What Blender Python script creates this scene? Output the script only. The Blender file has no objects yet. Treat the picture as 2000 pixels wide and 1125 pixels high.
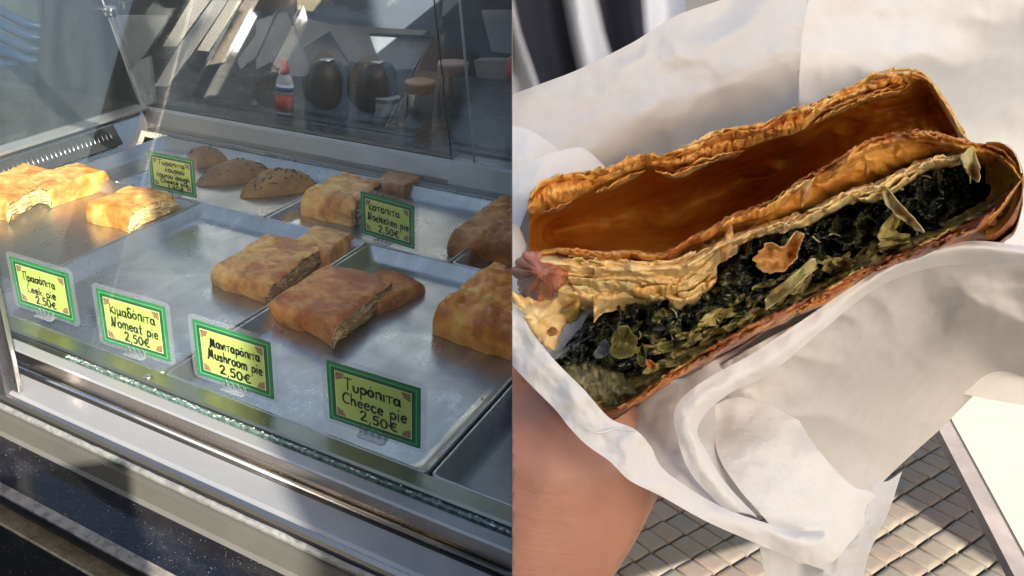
import bpy, bmesh, math, random
import numpy as np
from mathutils import Vector, Matrix, noise

random.seed(7)
scene = bpy.context.scene
COL = scene.collection

# ------------------------------------------------------------------ camera, sky, sun
S = 0.55                     # metres per calibration unit (camera height above the trays)
ZB = 1.0                     # height of the tray rims above the ground, metres
F, PPX, PPY = 1796.0, 500.0, 562.0
def _ray(x, y): return np.array([(x - PPX) / F, -(y - PPY) / F, -1.0])
_A = -_ray(-2200, -230); _A /= np.linalg.norm(_A)
_B = _ray(1950, -310); _B /= np.linalg.norm(_B)
_B = _B - _A * (_A @ _B); _B /= np.linalg.norm(_B)
M = np.array([_A, _B, np.cross(_A, _B)])
def V(X, Y, Z): return Vector((X * S, Y * S, ZB + Z * S))
CAMP = V(0, 0, 1)
cam_data = bpy.data.cameras.new('camera'); cam = bpy.data.objects.new('camera', cam_data); COL.objects.link(cam)
cam_data.sensor_width = 36; cam_data.lens = F / 2000 * 36; cam_data.shift_x = 0.25
cam_data.clip_start = 0.01; cam_data.clip_end = 500
mw = Matrix([list(M[0]) + [CAMP.x], list(M[1]) + [CAMP.y], list(M[2]) + [CAMP.z], [0, 0, 0, 1]])
cam.matrix_world = mw
scene.camera = cam

SUN_AZ = (0.787, -0.617)     # horizontal direction towards the sun
SUN_EL = math.radians(33)
world = bpy.data.worlds.new('World'); scene.world = world; world.use_nodes = True
wn = world.node_tree; bg = wn.nodes['Background']
sky = wn.nodes.new('ShaderNodeTexSky'); sky.sky_type = 'NISHITA'; sky.sun_disc = False
sky.sun_elevation = SUN_EL; sky.sun_rotation = math.atan2(SUN_AZ[0], SUN_AZ[1])
sky.air_density = 1.2; sky.dust_density = 5.0; sky.ozone_density = 0.3
wn.links.new(sky.outputs[0], bg.inputs[0]); bg.inputs[1].default_value = 0.10
sd = bpy.data.lights.new('sun', 'SUN'); sun = bpy.data.objects.new('sun', sd); COL.objects.link(sun)
sd.energy = 5.0; sd.angle = math.radians(0.5); sd.color = (1.0, 0.93, 0.82)
sdir = Vector((SUN_AZ[0] * math.cos(SUN_EL), SUN_AZ[1] * math.cos(SUN_EL), math.sin(SUN_EL)))
sun.rotation_euler = sdir.to_track_quat('Z', 'Y').to_euler()
scene.view_settings.view_transform = 'Standard'; scene.view_settings.look = 'None'
scene.view_settings.exposure = 1.65; scene.view_settings.gamma = 1

# ------------------------------------------------------------------ placing helpers
def plane(px, py, Z=0.0):
    """pixel of the photograph -> point of the horizontal plane at height Z (units)"""
    d = M @ _ray(px, py); t = (Z - 1) / d[2]
    return (d[0] * t, d[1] * t, Z)
def G(px, py, d):
    """pixel and distance (units) -> point in metres"""
    w = M @ (_ray(px, py) * d)
    return V(w[0], w[1], w[2] + 1)
CUTN = Vector(M @ np.array([1, 0, (1000 - PPX) / F])).normalized()   # the partition's plane

def fb(x, y, z=0.0, sc=1.0, oc=4):
    return noise.fractal(Vector((x * sc, y * sc, z * sc)), 1.0, 2.0, oc, noise_basis='PERLIN_ORIGINAL')

# ------------------------------------------------------------------ object helpers
LEFT, RIGHT = [], []
def finish(name, bm, mat, parent=None, side=None, smooth=True):
    me = bpy.data.meshes.new(name)
    if parent is not None and parent.type == 'EMPTY' or (parent is not None):
        off = parent_origin(parent)
        for v in bm.verts: v.co -= off
    bm.to_mesh(me); bm.free()
    mats = mat if isinstance(mat, (list, tuple)) else [mat]
    for m in mats: me.materials.append(m)
    for p in me.polygons: p.use_smooth = smooth
    o = bpy.data.objects.new(name, me); COL.objects.link(o)
    if parent is not None: o.parent = parent
    if side == 'L': LEFT.append(o)
    elif side == 'R': RIGHT.append(o)
    return o
def parent_origin(o):
    v = Vector((0, 0, 0))
    while o is not None:
        v += o.location; o = o.parent
    return v
def tag(o, label=None, cat=None, group=None, kind=None):
    if label: o['label'] = label
    if cat: o['category'] = cat
    if group: o['group'] = group
    if kind: o['kind'] = kind
    return o
def thing(name, loc, label, cat, group=None):
    o = bpy.data.objects.new(name, None); COL.objects.link(o); o.location = loc
    o.empty_display_size = 0.05
    return tag(o, label, cat, group)

def box(bm, a, b, bev=0.0, mi=0):
    """box between unit corners a and b"""
    p, q = V(*a), V(*b)
    c = (p + q) / 2; s = q - p
    r = bmesh.ops.create_cube(bm, size=1)
    for v in r['verts']: v.co = Vector((v.co.x * abs(s.x), v.co.y * abs(s.y), v.co.z * abs(s.z))) + c
    fs = set(f for v in r['verts'] for f in v.link_faces)
    for f in fs: f.material_index = mi
    if bev > 0:
        es = list({e for v in r['verts'] for e in v.link_edges})
        bmesh.ops.bevel(bm, geom=es, offset=bev * S, segments=2, affect='EDGES', profile=0.5)
def prism(bm, poly, off, mi=0):
    """polygon of points (metres) extruded by vector off"""
    vs = [bm.verts.new(p) for p in poly]; f = bm.faces.new(vs); f.material_index = mi
    r = bmesh.ops.extrude_face_region(bm, geom=[f])
    for v in r['geom']:
        if isinstance(v, bmesh.types.BMVert): v.co += off
    bmesh.ops.recalc_face_normals(bm, faces=bm.faces)
def profile_x(bm, pts, x0, x1, closed=True):
    """section of (Y,Z) points run along X"""
    a = [bm.verts.new(V(x0, y, z)) for y, z in pts]; b = [bm.verts.new(V(x1, y, z)) for y, z in pts]
    n = len(pts)
    for i in range(n if closed else n - 1):
        j = (i + 1) % n
        bm.faces.new((a[i], a[j], b[j], b[i]))
    if closed:
        bm.faces.new(a); bm.faces.new(list(reversed(b)))
    bmesh.ops.recalc_face_normals(bm, faces=bm.faces)
def lathe(bm, prof, c, seg=40, mi=0, axis=None):
    """prof of (radius, height) in metres round a vertical axis at c"""
    rings = []
    for r, h in prof:
        rings.append([bm.verts.new(c + Vector((r * math.cos(2 * math.pi * i / seg), r * math.sin(2 * math.pi * i / seg), h))) for i in range(seg)])
    for a, b in zip(rings, rings[1:]):
        for i in range(seg):
            f = bm.faces.new((a[i], a[(i + 1) % seg], b[(i + 1) % seg], b[i])); f.material_index = mi
    for ring, rev in ((rings[0], True), (rings[-1], False)):
        f = bm.faces.new(list(reversed(ring)) if rev else ring); f.material_index = mi
def tube(bm, pts, r, seg=8, closed=False):
    """tube along points (metres); r a number or a list"""
    n = len(pts); rings = []
    for i, p in enumerate(pts):
        t = (pts[min(i + 1, n - 1)] - pts[max(i - 1, 0)]).normalized()
        a = t.orthogonal().normalized()
        if rings and True:
            a = (prev - t * prev.dot(t)).normalized()
        prev = a; b = t.cross(a)
        rr = r[i] if isinstance(r, (list, tuple)) else r
        rings.append([bm.verts.new(p + (a * math.cos(2 * math.pi * k / seg) + b * math.sin(2 * math.pi * k / seg)) * rr) for k in range(seg)])
    for x, y in zip(rings, rings[1:]):
        for k in range(seg): bm.faces.new((x[k], x[(k + 1) % seg], y[(k + 1) % seg], y[k]))
    bm.faces.new(list(reversed(rings[0]))); bm.faces.new(rings[-1])
def grid(bm, P, mi=0):
    """P[i][j] points -> quads"""
    vs = [[bm.verts.new(p) for p in row] for row in P]
    for i in range(len(vs) - 1):
        for j in range(len(vs[0]) - 1):
            f = bm.faces.new((vs[i][j], vs[i + 1][j], vs[i + 1][j + 1], vs[i][j + 1])); f.material_index = mi
    return vs

# ------------------------------------------------------------------ materials
def newmat(name):
    m = bpy.data.materials.new(name); m.use_nodes = True
    return m, m.node_tree, m.node_tree.nodes['Principled BSDF']
def coords(nt, scale=(1, 1, 1), rot=(0, 0, 0)):
    tc = nt.nodes.new('ShaderNodeTexCoord'); mp = nt.nodes.new('ShaderNodeMapping')
    mp.inputs['Scale'].default_value = scale; mp.inputs['Rotation'].default_value = rot
    nt.links.new(tc.outputs['Object'], mp.inputs['Vector']); return mp.outputs[0]
def ntex(nt, vec, scale, detail=4, rough=0.55, dist=0.0):
    n = nt.nodes.new('ShaderNodeTexNoise'); n.inputs['Scale'].default_value = scale
    n.inputs['Detail'].default_value = detail; n.inputs['Roughness'].default_value = rough
    n.inputs['Distortion'].default_value = dist
    nt.links.new(vec, n.inputs['Vector']); return n.outputs[0]
def ramp(nt, fac, stops, interp='LINEAR'):
    r = nt.nodes.new('ShaderNodeValToRGB'); r.color_ramp.interpolation = interp
    el = r.color_ramp.elements
    while len(el) < len(stops): el.new(0.5)
    for e, (p, c) in zip(el, stops):
        e.position = p; e.color = (c[0], c[1], c[2], 1) if isinstance(c, (tuple, list)) else (c, c, c, 1)
    nt.links.new(fac, r.inputs[0]); return r.outputs[0]
def mixc(nt, fac, a, b, mode='MIX'):
    m = nt.nodes.new('ShaderNodeMix'); m.data_type = 'RGBA'; m.blend_type = mode
    for sock, v in ((m.inputs[0], fac), (m.inputs[6], a), (m.inputs[7], b)):
        if isinstance(v, (int, float)): sock.default_value = v
        elif isinstance(v, (tuple, list)): sock.default_value = (v[0], v[1], v[2], 1)
        else: nt.links.new(v, sock)
    return m.outputs[2]
def bump(nt, bsdf, h, strength=0.3, dist=0.001, prev=None):
    b = nt.nodes.new('ShaderNodeBump'); b.inputs['Strength'].default_value = strength; b.inputs['Distance'].default_value = dist
    nt.links.new(h, b.inputs['Height'])
    if prev is not None: nt.links.new(prev, b.inputs['Normal'])
    nt.links.new(b.outputs[0], bsdf.inputs['Normal']); return b.outputs[0]
def simple(name, col, rough=0.5, metal=0.0, var=0.12, sc=30, bmp=0.0, bd=0.0005, **kw):
    m, nt, b = newmat(name); v = coords(nt)
    n = ntex(nt, v, sc, 5, 0.6)
    c = ramp(nt, n, [(0.25, [x * (1 - var) for x in col]), (0.75, [min(1, x * (1 + var)) for x in col])])
    nt.links.new(c, b.inputs['Base Color'])
    nt.links.new(ramp(nt, n, [(0.3, max(0, rough - 0.08)), (0.7, min(1, rough + 0.08))]), b.inputs['Roughness'])
    b.inputs['Metallic'].default_value = metal
    for k, x in kw.items(): b.inputs[k].default_value = x
    if bmp: bump(nt, b, ntex(nt, v, sc * 6, 4), bmp, bd)
    return m
def steel(name, col=(0.55, 0.56, 0.57), rough=0.28, brush=(1, 1, 1), dirt=0.25, metal=1.0):
    m, nt, b = newmat(name); v = coords(nt)
    vb = coords(nt, scale=brush)
    nb = ntex(nt, vb, 60, 4, 0.6)
    big = ntex(nt, v, 9, 6, 0.65, 0.8)
    c = mixc(nt, ramp(nt, big, [(0.35, 0.0), (0.75, 1.0)]), col, [x * (1 - dirt) for x in col])
    streak = ntex(nt, vb, 5, 6, 0.7, 0.3)
    c = mixc(nt, ramp(nt, streak, [(0.4, 0.0), (0.7, 0.5)]), c, [x * (1 - dirt * .8) for x in col])
    nt.links.new(c, b.inputs['Base Color']); b.inputs['Metallic'].default_value = metal
    r1 = ramp(nt, big, [(0.3, rough * 0.75), (0.75, rough * 1.5)])
    nt.links.new(r1, b.inputs['Roughness'])
    fine = ntex(nt, v, 420, 2, 0.5)
    n1 = bump(nt, b, nb, 0.10, 0.0004)
    bump(nt, b, fine, 0.05, 0.0002, n1)
    return m
def glassmat(name, tint=(0.93, 0.97, 0.95), dust=0.03, refl=1.0):
    m, nt, b = newmat(name); nt.nodes.remove(b)
    out = nt.nodes['Material Output']
    tr = nt.nodes.new('ShaderNodeBsdfTransparent'); tr.inputs[0].default_value = (*tint, 1)
    gl = nt.nodes.new('ShaderNodeBsdfGlossy'); gl.inputs['Roughness'].default_value = 0.015
    fr = nt.nodes.new('ShaderNodeFresnel'); fr.inputs[0].default_value = 1.5
    mx = nt.nodes.new('ShaderNodeMixShader')
    mul = nt.nodes.new('ShaderNodeMath'); mul.operation = 'MULTIPLY'; mul.inputs[1].default_value = refl
    nt.links.new(fr.outputs[0], mul.inputs[0]); nt.links.new(mul.outputs[0], mx.inputs[0])
    nt.links.new(tr.outputs[0], mx.inputs[1]); nt.links.new(gl.outputs[0], mx.inputs[2])
    df = nt.nodes.new('ShaderNodeBsdfDiffuse'); df.inputs[0].default_value = (0.8, 0.82, 0.84, 1)
    v = coords(nt); v2 = coords(nt, (1, 1, 0.25), (0.3, 0.4, 0.2))
    a = ramp(nt, ntex(nt, v2, 14, 6, 0.7, 1.2), [(0.35, dust * 0.3), (0.75, dust * 1.6)])
    sp = ramp(nt, ntex(nt, v, 900, 1), [(0.74, 0.0), (0.80, dust * 4)])
    ad = nt.nodes.new('ShaderNodeMath'); ad.operation = 'ADD'
    nt.links.new(a, ad.inputs[0]); nt.links.new(sp, ad.inputs[1])
    m2 = nt.nodes.new('ShaderNodeMixShader'); nt.links.new(ad.outputs[0], m2.inputs[0])
    nt.links.new(mx.outputs[0], m2.inputs[1]); nt.links.new(df.outputs[0], m2.inputs[2])
    nt.links.new(m2.outputs[0], out.inputs[0])
    return m
def pastry(name, light=(0.62, 0.38, 0.14), mid=(0.42, 0.19, 0.055), dark=(0.20, 0.065, 0.02), sc=22, bias=0.0, gloss=0.42, blis=1.0):
    m, nt, b = newmat(name); v = coords(nt)
    n1 = ntex(nt, v, sc, 5, 0.55, 0.6); n2 = ntex(nt, v, sc * 4.5, 5, 0.6)
    s = nt.nodes.new('ShaderNodeMath'); s.operation = 'MULTIPLY_ADD'; s.inputs[1].default_value = 0.35
    nt.links.new(n2, s.inputs[0]); nt.links.new(n1, s.inputs[2])
    c = ramp(nt, s.outputs[0], [(0.52 + bias, light), (0.66 + bias, mid), (0.82 + bias, dark)])
    sp = ramp(nt, ntex(nt, v, sc * 28, 2), [(0.66, 0.0), (0.74, 0.6)])
    c = mixc(nt, sp, c, [min(1, x * 1.2 + 0.05) for x in light])
    sp2 = ramp(nt, ntex(nt, v, sc * 11, 3), [(0.66, 0.0), (0.76, 0.55)])
    c = mixc(nt, sp2, c, dark)
    nt.links.new(c, b.inputs['Base Color']); 
    nt.links.new(ramp(nt, n2, [(0.3, gloss - 0.1), (0.7, gloss + 0.15)]), b.inputs['Roughness'])
    b.inputs['Subsurface Weight'].default_value = 0.08; b.inputs['Subsurface Radius'].default_value = (0.01, 0.005, 0.002)
    b.inputs['Subsurface Scale'].default_value = 0.3
    k = bump(nt, b, n2, 0.5 * blis, 0.0022)
    bump(nt, b, ntex(nt, v, sc * 18, 3), 0.3 * blis, 0.0007, k)
    return m
def layersmat(name, a=(0.72, 0.56, 0.30), b_=(0.50, 0.31, 0.12), axis=2, sc=420):
    m, nt, b = newmat(name); v = coords(nt)
    w = nt.nodes.new('ShaderNodeTexWave'); w.bands_direction = 'Z'; w.inputs['Scale'].default_value = sc / 6
    w.inputs['Distortion'].default_value = 5; w.inputs['Detail'].default_value = 3; w.inputs['Detail Scale'].default_value = 1.5
    nt.links.new(v, w.inputs['Vector'])
    n = ntex(nt, v, 60, 4)
    c = mixc(nt, w.outputs['Fac'], b_, a)
    c = mixc(nt, ramp(nt, n, [(0.45, 0.0), (0.7, 0.7)]), c, [x * 0.7 for x in b_])
    nt.links.new(c, b.inputs['Base Color']); b.inputs['Roughness'].default_value = 0.55
    b.inputs['Subsurface Weight'].default_value = 0.15; b.inputs['Subsurface Scale'].default_value = 0.004
    bump(nt, b, w.outputs['Fac'], 0.5, 0.0015)
    return m

M_tray = steel('tray_steel', (0.56, 0.56, 0.56), 0.30, (14, 1, 1), 0.42, 0.92)
M_frame = steel('frame_steel', (0.60, 0.60, 0.59), 0.25, (0.1, 1, 1), 0.2)
M_frame2 = steel('satin_alu', (0.35, 0.35, 0.36), 0.38, (0.08, 1, 1), 0.15, 0.55)
M_warm = steel('warm_steel', (0.50, 0.44, 0.38), 0.22, (0.06, 1, 1), 0.25)
M_olive = steel('ledge_steel', (0.44, 0.42, 0.34), 0.36, (0.06, 1, 1), 0.25)
M_glass = glassmat('pane_glass', (0.97, 0.985, 0.98), dust=0.002, refl=0.2)
M_side = glassmat('side_glass', (0.62, 0.72, 0.70), dust=0.03, refl=1.2)
M_rear = glassmat('rear_glass', (0.90, 0.92, 0.92), dust=0.010, refl=0.3)
M_edge = simple('glass_edge', (0.10, 0.15, 0.14), 0.25, 0, 0.8, 160, 0.5, **{'Specular IOR Level': 0.8})
M_polish = simple('polished_edge', (0.75, 0.80, 0.80), 0.15, 0.2, 0.1)
M_black = simple('black_rubber', (0.012, 0.012, 0.013), 0.45)
M_panel = simple('grey_front_panel', (0.085, 0.083, 0.072), 0.45, 0.0, 0.08, 14, 0.15)
M_dark = simple('dark_void', (0.02, 0.02, 0.022), 0.6)
def granite():
    m, nt, b = newmat('black_granite'); v = coords(nt)
    sp = ramp(nt, ntex(nt, v, 700, 1), [(0.73, 0.0), (0.79, 0.8)])
    sm = ramp(nt, ntex(nt, coords(nt, (1, 2.5, 1), (0, 0, 0.5)), 12, 6, 0.7, 1.0), [(0.45, 0.0), (0.8, 0.5)])
    c = mixc(nt, sm, (0.005, 0.005, 0.008), (0.035, 0.035, 0.038))
    c = mixc(nt, sp, c, (0.55, 0.57, 0.62))
    nt.links.new(c, b.inputs['Base Color'])
    nt.links.new(ramp(nt, sm, [(0.0, 0.12), (0.5, 0.4)]), b.inputs['Roughness'])
    bump(nt, b, ntex(nt, v, 35, 4), 0.12, 0.001)
    return m
M_gran = granite()

# ------------------------------------------------------------------ ground, and unseen walls and board added to shade the stall
def mosaic():
    return simple('pavement_base', (0.06, 0.058, 0.055), 0.85, 0, 0.3, 8)
GZ = -ZB / S
bm = bmesh.new(); bmesh.ops.create_grid(bm, x_segments=4, y_segments=4, size=120)
tag(finish('ground', bm, mosaic(), smooth=False), kind='structure')
NV, AV = (0.617, 0.787), (-0.787, 0.617)
def na(n, a, Z): return V(NV[0] * n + AV[0] * a, NV[1] * n + AV[1] * a, Z)
M_wall = simple('plaster', (0.22, 0.21, 0.20), 0.85, 0, 0.1, 6, 0.2)
bm = bmesh.new()
prism(bm, [na(0.402, -3.0, GZ), na(1.86, -3.0, GZ), na(1.86, -3.5, GZ), na(0.402, -3.5, GZ)], Vector((0, 0, 5)))  # unseen wall, its edge placed to cut the sun on the trays
tag(finish('shade_wall', bm, M_wall, smooth=False), 'unseen wall added to shade the right trays and the held pie', 'blocker')
bm = bmesh.new()
prism(bm, [na(3.8, -3.0, GZ), na(8, -3.0, GZ), na(8, -3.5, GZ), na(3.8, -3.5, GZ)], Vector((0, 0, 5)))  # unseen wall; the gap before it lets sun reach table and paving
tag(finish('shade_wall', bm, M_wall, smooth=False), 'unseen wall added at the far right, beyond a gap that lets sun through', 'blocker')
bm = bmesh.new()
prism(bm, [na(-1.6, -4.0, GZ), na(-16, -4.0, GZ), na(-16, -4.5, GZ), na(-1.6, -4.5, GZ)], Vector((0, 0, 5)))  # unseen wall added to narrow the open sky
tag(finish('shade_wall', bm, M_wall, smooth=False), 'unseen wall added on the left to hold back sky light', 'blocker')
bm = bmesh.new()
prism(bm, [na(-1.3, -0.62, GZ), na(0.147, -0.62, GZ), na(0.147, -0.70, GZ), na(-1.3, -0.70, GZ)], Vector((0, 0, ZB + (1.32) * S)))  # unseen board, its top set to throw the front panel's shadow
tag(finish('shadow_board', bm, M_wall, smooth=False), 'upright board behind the camera, unseen, added to shadow the front panel', 'board')
M_canvas = simple('dark_canvas', (0.05, 0.055, 0.06), 0.9)

# ------------------------------------------------------------------ kitchen behind the case
M_kwall = simple('kitchen_wall', (0.30, 0.29, 0.28), 0.7, 0, 0.15, 5)
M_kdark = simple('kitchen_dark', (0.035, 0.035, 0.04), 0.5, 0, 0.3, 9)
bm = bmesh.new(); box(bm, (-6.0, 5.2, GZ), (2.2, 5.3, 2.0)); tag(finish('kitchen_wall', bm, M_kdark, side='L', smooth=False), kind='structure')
bm = bmesh.new(); box(bm, (-6.0, 5.15, 1.40), (2.2, 5.199, 2.0)); tag(finish('tray_bounce_wall', bm, simple('bounce_white', (0.78, 0.78, 0.76), 0.6, 0, 0.06, 5), side='L', smooth=False), kind='structure')  # unseen white surface added to brighten the trays by reflection
kc = thing('kitchen_counter', V(-2, 3.4, GZ), 'dark worktop behind the glass case holding tins and a bottle', 'counter')
bm = bmesh.new(); box(bm, (-4.6, 2.92, -0.05), (0.6, 4.3, -0.001), 0.006); finish('worktop', bm, simple('dark_worktop', (0.016, 0.016, 0.018), 0.3, 0.0, 0.3, 12), kc, 'L', False)
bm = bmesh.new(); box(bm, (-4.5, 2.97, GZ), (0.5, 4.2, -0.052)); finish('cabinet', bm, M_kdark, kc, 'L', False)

def px_up(px, py_bottom, py_top, Z=0.0):
    """base point on plane Z and height (units) of a thing whose foot and top are at these pixels"""
    b = plane(px, py_bottom, Z); lo, hi = 0.0, 1.5
    for _ in range(40):
        h = (lo + hi) / 2; c = M.T @ np.array([b[0], b[1], Z + h - 1]); y = PPY - F * c[1] / -c[2]
        if y > py_top: lo = h
        else: hi = h
    c = M.T @ np.array([b[0], b[1], Z - 1])
    return b, h, -c[2] / F          # units per pixel
M_tin = steel('tin', (0.62, 0.60, 0.57), 0.2, (1, 1, 1), 0.3)
M_lidbrown = simple('copper_lid', (0.36, 0.22, 0.15), 0.35, 0.6)
def tin(px, pyb, pyt, wpx, label, lidm, body=None, cat='tin', name='storage_tin', lidfrac=0.2):
    b, h, u = px_up(px, pyb, pyt); r = wpx * u * 0.5 * S; H = h * S; c = V(*b)
    t = thing(name, c, label, cat, None)
    bm = bmesh.new(); k = H * (1 - lidfrac)
    lathe(bm, [(r * .93, 0), (r * .95, .002), (r * .95, k * .96), (r * .9, k)], c); finish('body', bm, body or M_tin, t, 'L')
    bm = bmesh.new()
    lathe(bm, [(r * .98, k * .97), (r, k), (r, k + (H - k) * .5), (r * 1.02, k + (H - k) * .55), (r * 1.02, H * .97), (r * .96, H), (r * .5, H * .995)], c); finish('lid', bm, lidm, t, 'L')
    return t
tin(815, 252, 157, 58, 'steel storage tin with brown lid beside the white tub', M_lidbrown)
tin(878, 225, 120, 58, 'taller steel tin with pinkish lid nearest the sliding glass', simple('pink_lid', (0.5, 0.3, 0.28), 0.4, 0.3))
tin(753, 222, 187, 52, 'low white plastic tub between the dark jar and the tin', simple('white_plastic', (0.35, 0.36, 0.37), 0.4), simple('white_plastic2', (0.30, 0.31, 0.32), 0.4), 'tub', 'plastic_tub', 0.25)
M_jar = simple('dark_jar', (0.014, 0.013, 0.012), 0.35)
def jar(px, pyb, pyt, wpx, label):
    b, h, u = px_up(px, pyb, pyt); r = wpx * u * 0.5 * S; H = h * S; c = V(*b)
    t = thing('dark_jar', c, label, 'jar')
    bm = bmesh.new()
    lathe(bm, [(r * .8, 0), (r * .97, H * .08), (r, H * .3), (r * .98, H * .55), (r * .86, H * .78), (r * .62, H * .93), (r * .3, H * 0.97)], c); finish('body', bm, M_jar, t, 'L')
    bm = bmesh.new()
    lathe(bm, [(r * .34, H * .96), (r * .36, H * .985), (r * .2, H)], c); finish('knob', bm, M_tin, t, 'L')
jar(637, 240, 113, 88, 'rounded dark jar right of the red bottle')
jar(735, 215, 118, 84, 'rounded dark jar behind the white plastic tub')
bm = bmesh.new(); b, h, u = px_up(668, 205, 128); c = V(*b)
box(bm, (b[0] - .03, b[1], 0), (b[0] + .02, b[1] + .03, h)); tag(finish('steel_strut', bm, M_tin, None, 'L', False), 'narrow upright steel strip between the two dark jars', 'strut')
# sanitiser bottle
b, h, u = px_up(556, 222, 116); c = V(*b); H = h * S; r = 38 * u * .5 * S
t = thing('sanitiser_bottle', c, 'clear pump bottle with red gel, label and red cap on the worktop', 'bottle')
def slab(bm, prof, c, fy=0.55, seg=32):
    n0 = len(bm.verts); lathe(bm, prof, c, seg); bm.verts.ensure_lookup_table()
    for v in bm.verts[n0:]: v.co.y = c.y + (v.co.y - c.y) * fy
bm = bmesh.new(); slab(bm, [(r * .9, 0), (r, H * .03), (r, H * .60), (r * .8, H * .70), (r * .45, H * .75)], c); finish('body', bm, simple('clear_plastic', (0.45, 0.47, 0.49), 0.15), t, 'L')
bm = bmesh.new(); slab(bm, [(r * 1.02, H * .05), (r * 1.03, H * .36)], c); finish('red_label', bm, simple('red_label', (0.50, 0.035, 0.03), 0.35), t, 'L')
bm = bmesh.new(); slab(bm, [(r * 1.02, H * .362), (r * 1.03, H * .56)], c); finish('white_label', bm, simple('white_label', (0.65, 0.68, 0.75), 0.4), t, 'L')
bm = bmesh.new(); slab(bm, [(r * .62, H * .43), (r * 1.05, H * .43), (r * 1.05, H * .51), (r * .62, H * .51)], c); finish('blue_emblem', bm, simple('blue_print', (0.03, 0.07, 0.30), 0.4), t, 'L')
bm = bmesh.new(); lathe(bm, [(r * .5, H * .75), (r * .5, H * .86), (r * .34, H * .87), (r * .34, H * 1.0)], c); finish('cap', bm, simple('red_cap', (0.55, 0.03, 0.03), 0.3), t, 'L')
b, h, u = px_up(1000, 152, 110)
bm = bmesh.new(); lathe(bm, [(.016, 0), (.018, .002), (.018, h * S * .8), (.010, h * S)], V(*b)); tag(finish('red_cap', bm, simple('red_cap2', (0.5, 0.03, 0.04), 0.35), None, 'L'), 'small red cap at the right end of the back worktop', 'cap')

# reflections in the rear glass built as flat pieces behind it; shelf and bags
M_refl = simple('pale_reflection', (0.14, 0.155, 0.185), 0.6, 0, 0.25, 18, 0.2)
M_perf = None
def perfmat():
    m, nt, b = newmat('perforated_reflection')
    vr = nt.nodes.new('ShaderNodeTexVoronoi'); vr.inputs['Scale'].default_value = 230; vr.inputs['Randomness'].default_value = 0.15
    nt.links.new(coords(nt), vr.inputs['Vector'])
    c = ramp(nt, vr.outputs['Distance'], [(0.25, (0.05, 0.05, 0.05)), (0.5, (0.36, 0.35, 0.33))])
    nt.links.new(c, b.inputs['Base Color']); b.inputs['Metallic'].default_value = 0.7; b.inputs['Roughness'].default_value = 0.3
    return m
M_perf = perfmat()
def slant(name, poly, d, mat, label, cat, th=0.012, group=None, curve=0.0):
    """a flat sheet whose outline is seen at these pixels, standing d units away"""
    bm = bmesh.new(); dd = d if isinstance(d, (list, tuple)) else [d] * len(poly)
    prism(bm, [G(x, y, k) for (x, y), k in zip(poly, dd)], Vector((0.0, th, 0.0)))
    return tag(finish(name, bm, mat, None, 'L', False), label, cat, group)
slant('reflection_sheet', [(720, 65), (845, 70), (800, 150), (776, 180), (745, 130)], 4.7, M_refl, 'pale blue three-cornered glass reflection above the tins, built as a sheet', 'sheet')
slant('reflection_sheet', [(552, 118), (640, 62), (720, 190), (690, 175), (668, 128), (610, 165)], [4.8] * 6, simple('grey_reflection', (0.08, 0.083, 0.095), 0.5), 'grey slanting glass reflection above the first dark jar, built as a sheet', 'sheet')
slant('reflection_sheet', [(500, 40), (560, 20), (610, 150), (580, 165), (530, 120), (500, 135)], 4.6, M_refl, 'bright jagged glass reflection behind the red bottle, built as a sheet', 'sheet')
slant('reflection_strip', [(372, 0), (410, 0), (345, 90), (318, 90)], 4.3, M_perf, 'left one of two slanting reflections of perforated steel, built as strips', 'strip')
slant('reflection_strip', [(447, 0), (472, 0), (408, 100), (385, 98)], 4.3, M_perf, 'right one of two slanting reflections of perforated steel, built as strips', 'strip')
slant('reflection_channel', [(412, 0), (445, 0), (378, 100), (300, 205), (283, 200), (345, 95)], 4.45, M_frame2, 'broad slanting steel reflection between the perforated strips, built as a channel', 'channel')
slant('reflection_channel', [(476, 0), (505, 0), (440, 120), (402, 128)], 4.4, simple('tan_reflection', (0.26, 0.23, 0.195), 0.3, 0.5), 'tan slanting reflection right of the perforated strips, built as a channel', 'channel')
slant('reflection_channel', [(505, 60), (540, 20), (500, 110), (470, 135), (462, 118)], 4.35, M_refl, 'short bright slanting reflection near the red bottle, built as a channel', 'channel')
slant('reflection_panel', [(215, 30), (330, 30), (285, 105), (250, 140)], 4.1, simple('pale_panel', (0.15, 0.16, 0.17), 0.4), 'pale blurred reflection right of the side pane bolt, built as a panel', 'panel')
slant('reflection_panel', [(240, 130), (290, 110), (300, 200), (275, 208)], 4.1, simple('pale_panel2', (0.24, 0.245, 0.25), 0.4), 'grey reflection low beside the slanting side pane, built as a panel', 'panel')
slant('shelf_tray', [(580, -10), (860, -10), (855, 60), (650, 48), (575, 30)], [4.6] * 5, simple('blue_grey_tray', (0.05, 0.06, 0.08), 0.7, **{'Specular IOR Level': 0.2}), 'dark blue-grey shelf above the sheet-shaped reflections', 'shelf', 0.02)
slant('reflection_panel', [(580, -20), (640, -20), (610, 22), (580, 18)], 4.5, simple('cream_panel', (0.6, 0.5, 0.3), 0.5), 'small cream reflection at the top above the red bottle, built as a panel', 'panel')
slant('reflection_panel', [(940, 20), (1040, 20), (1040, 110), (960, 100)], 4.9, simple('grey_panel', (0.20, 0.20, 0.19), 0.6), 'dull grey reflection at the top right of the kitchen, built as a panel', 'panel')
slant('paper_bag', [(925, 118), (1030, 118), (1030, 172), (935, 165)], 4.5, simple('kraft', (0.20, 0.16, 0.13), 0.7), 'dim brown bag behind the right rear pane', 'bag', 0.05)
slant('paper_bag', [(938, 190), (1030, 178), (1030, 245), (950, 225)], 4.2, simple('kraft2', (0.22, 0.19, 0.17), 0.7), 'dim greyish bag lying low behind the right rear pane', 'bag', 0.05)
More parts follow.
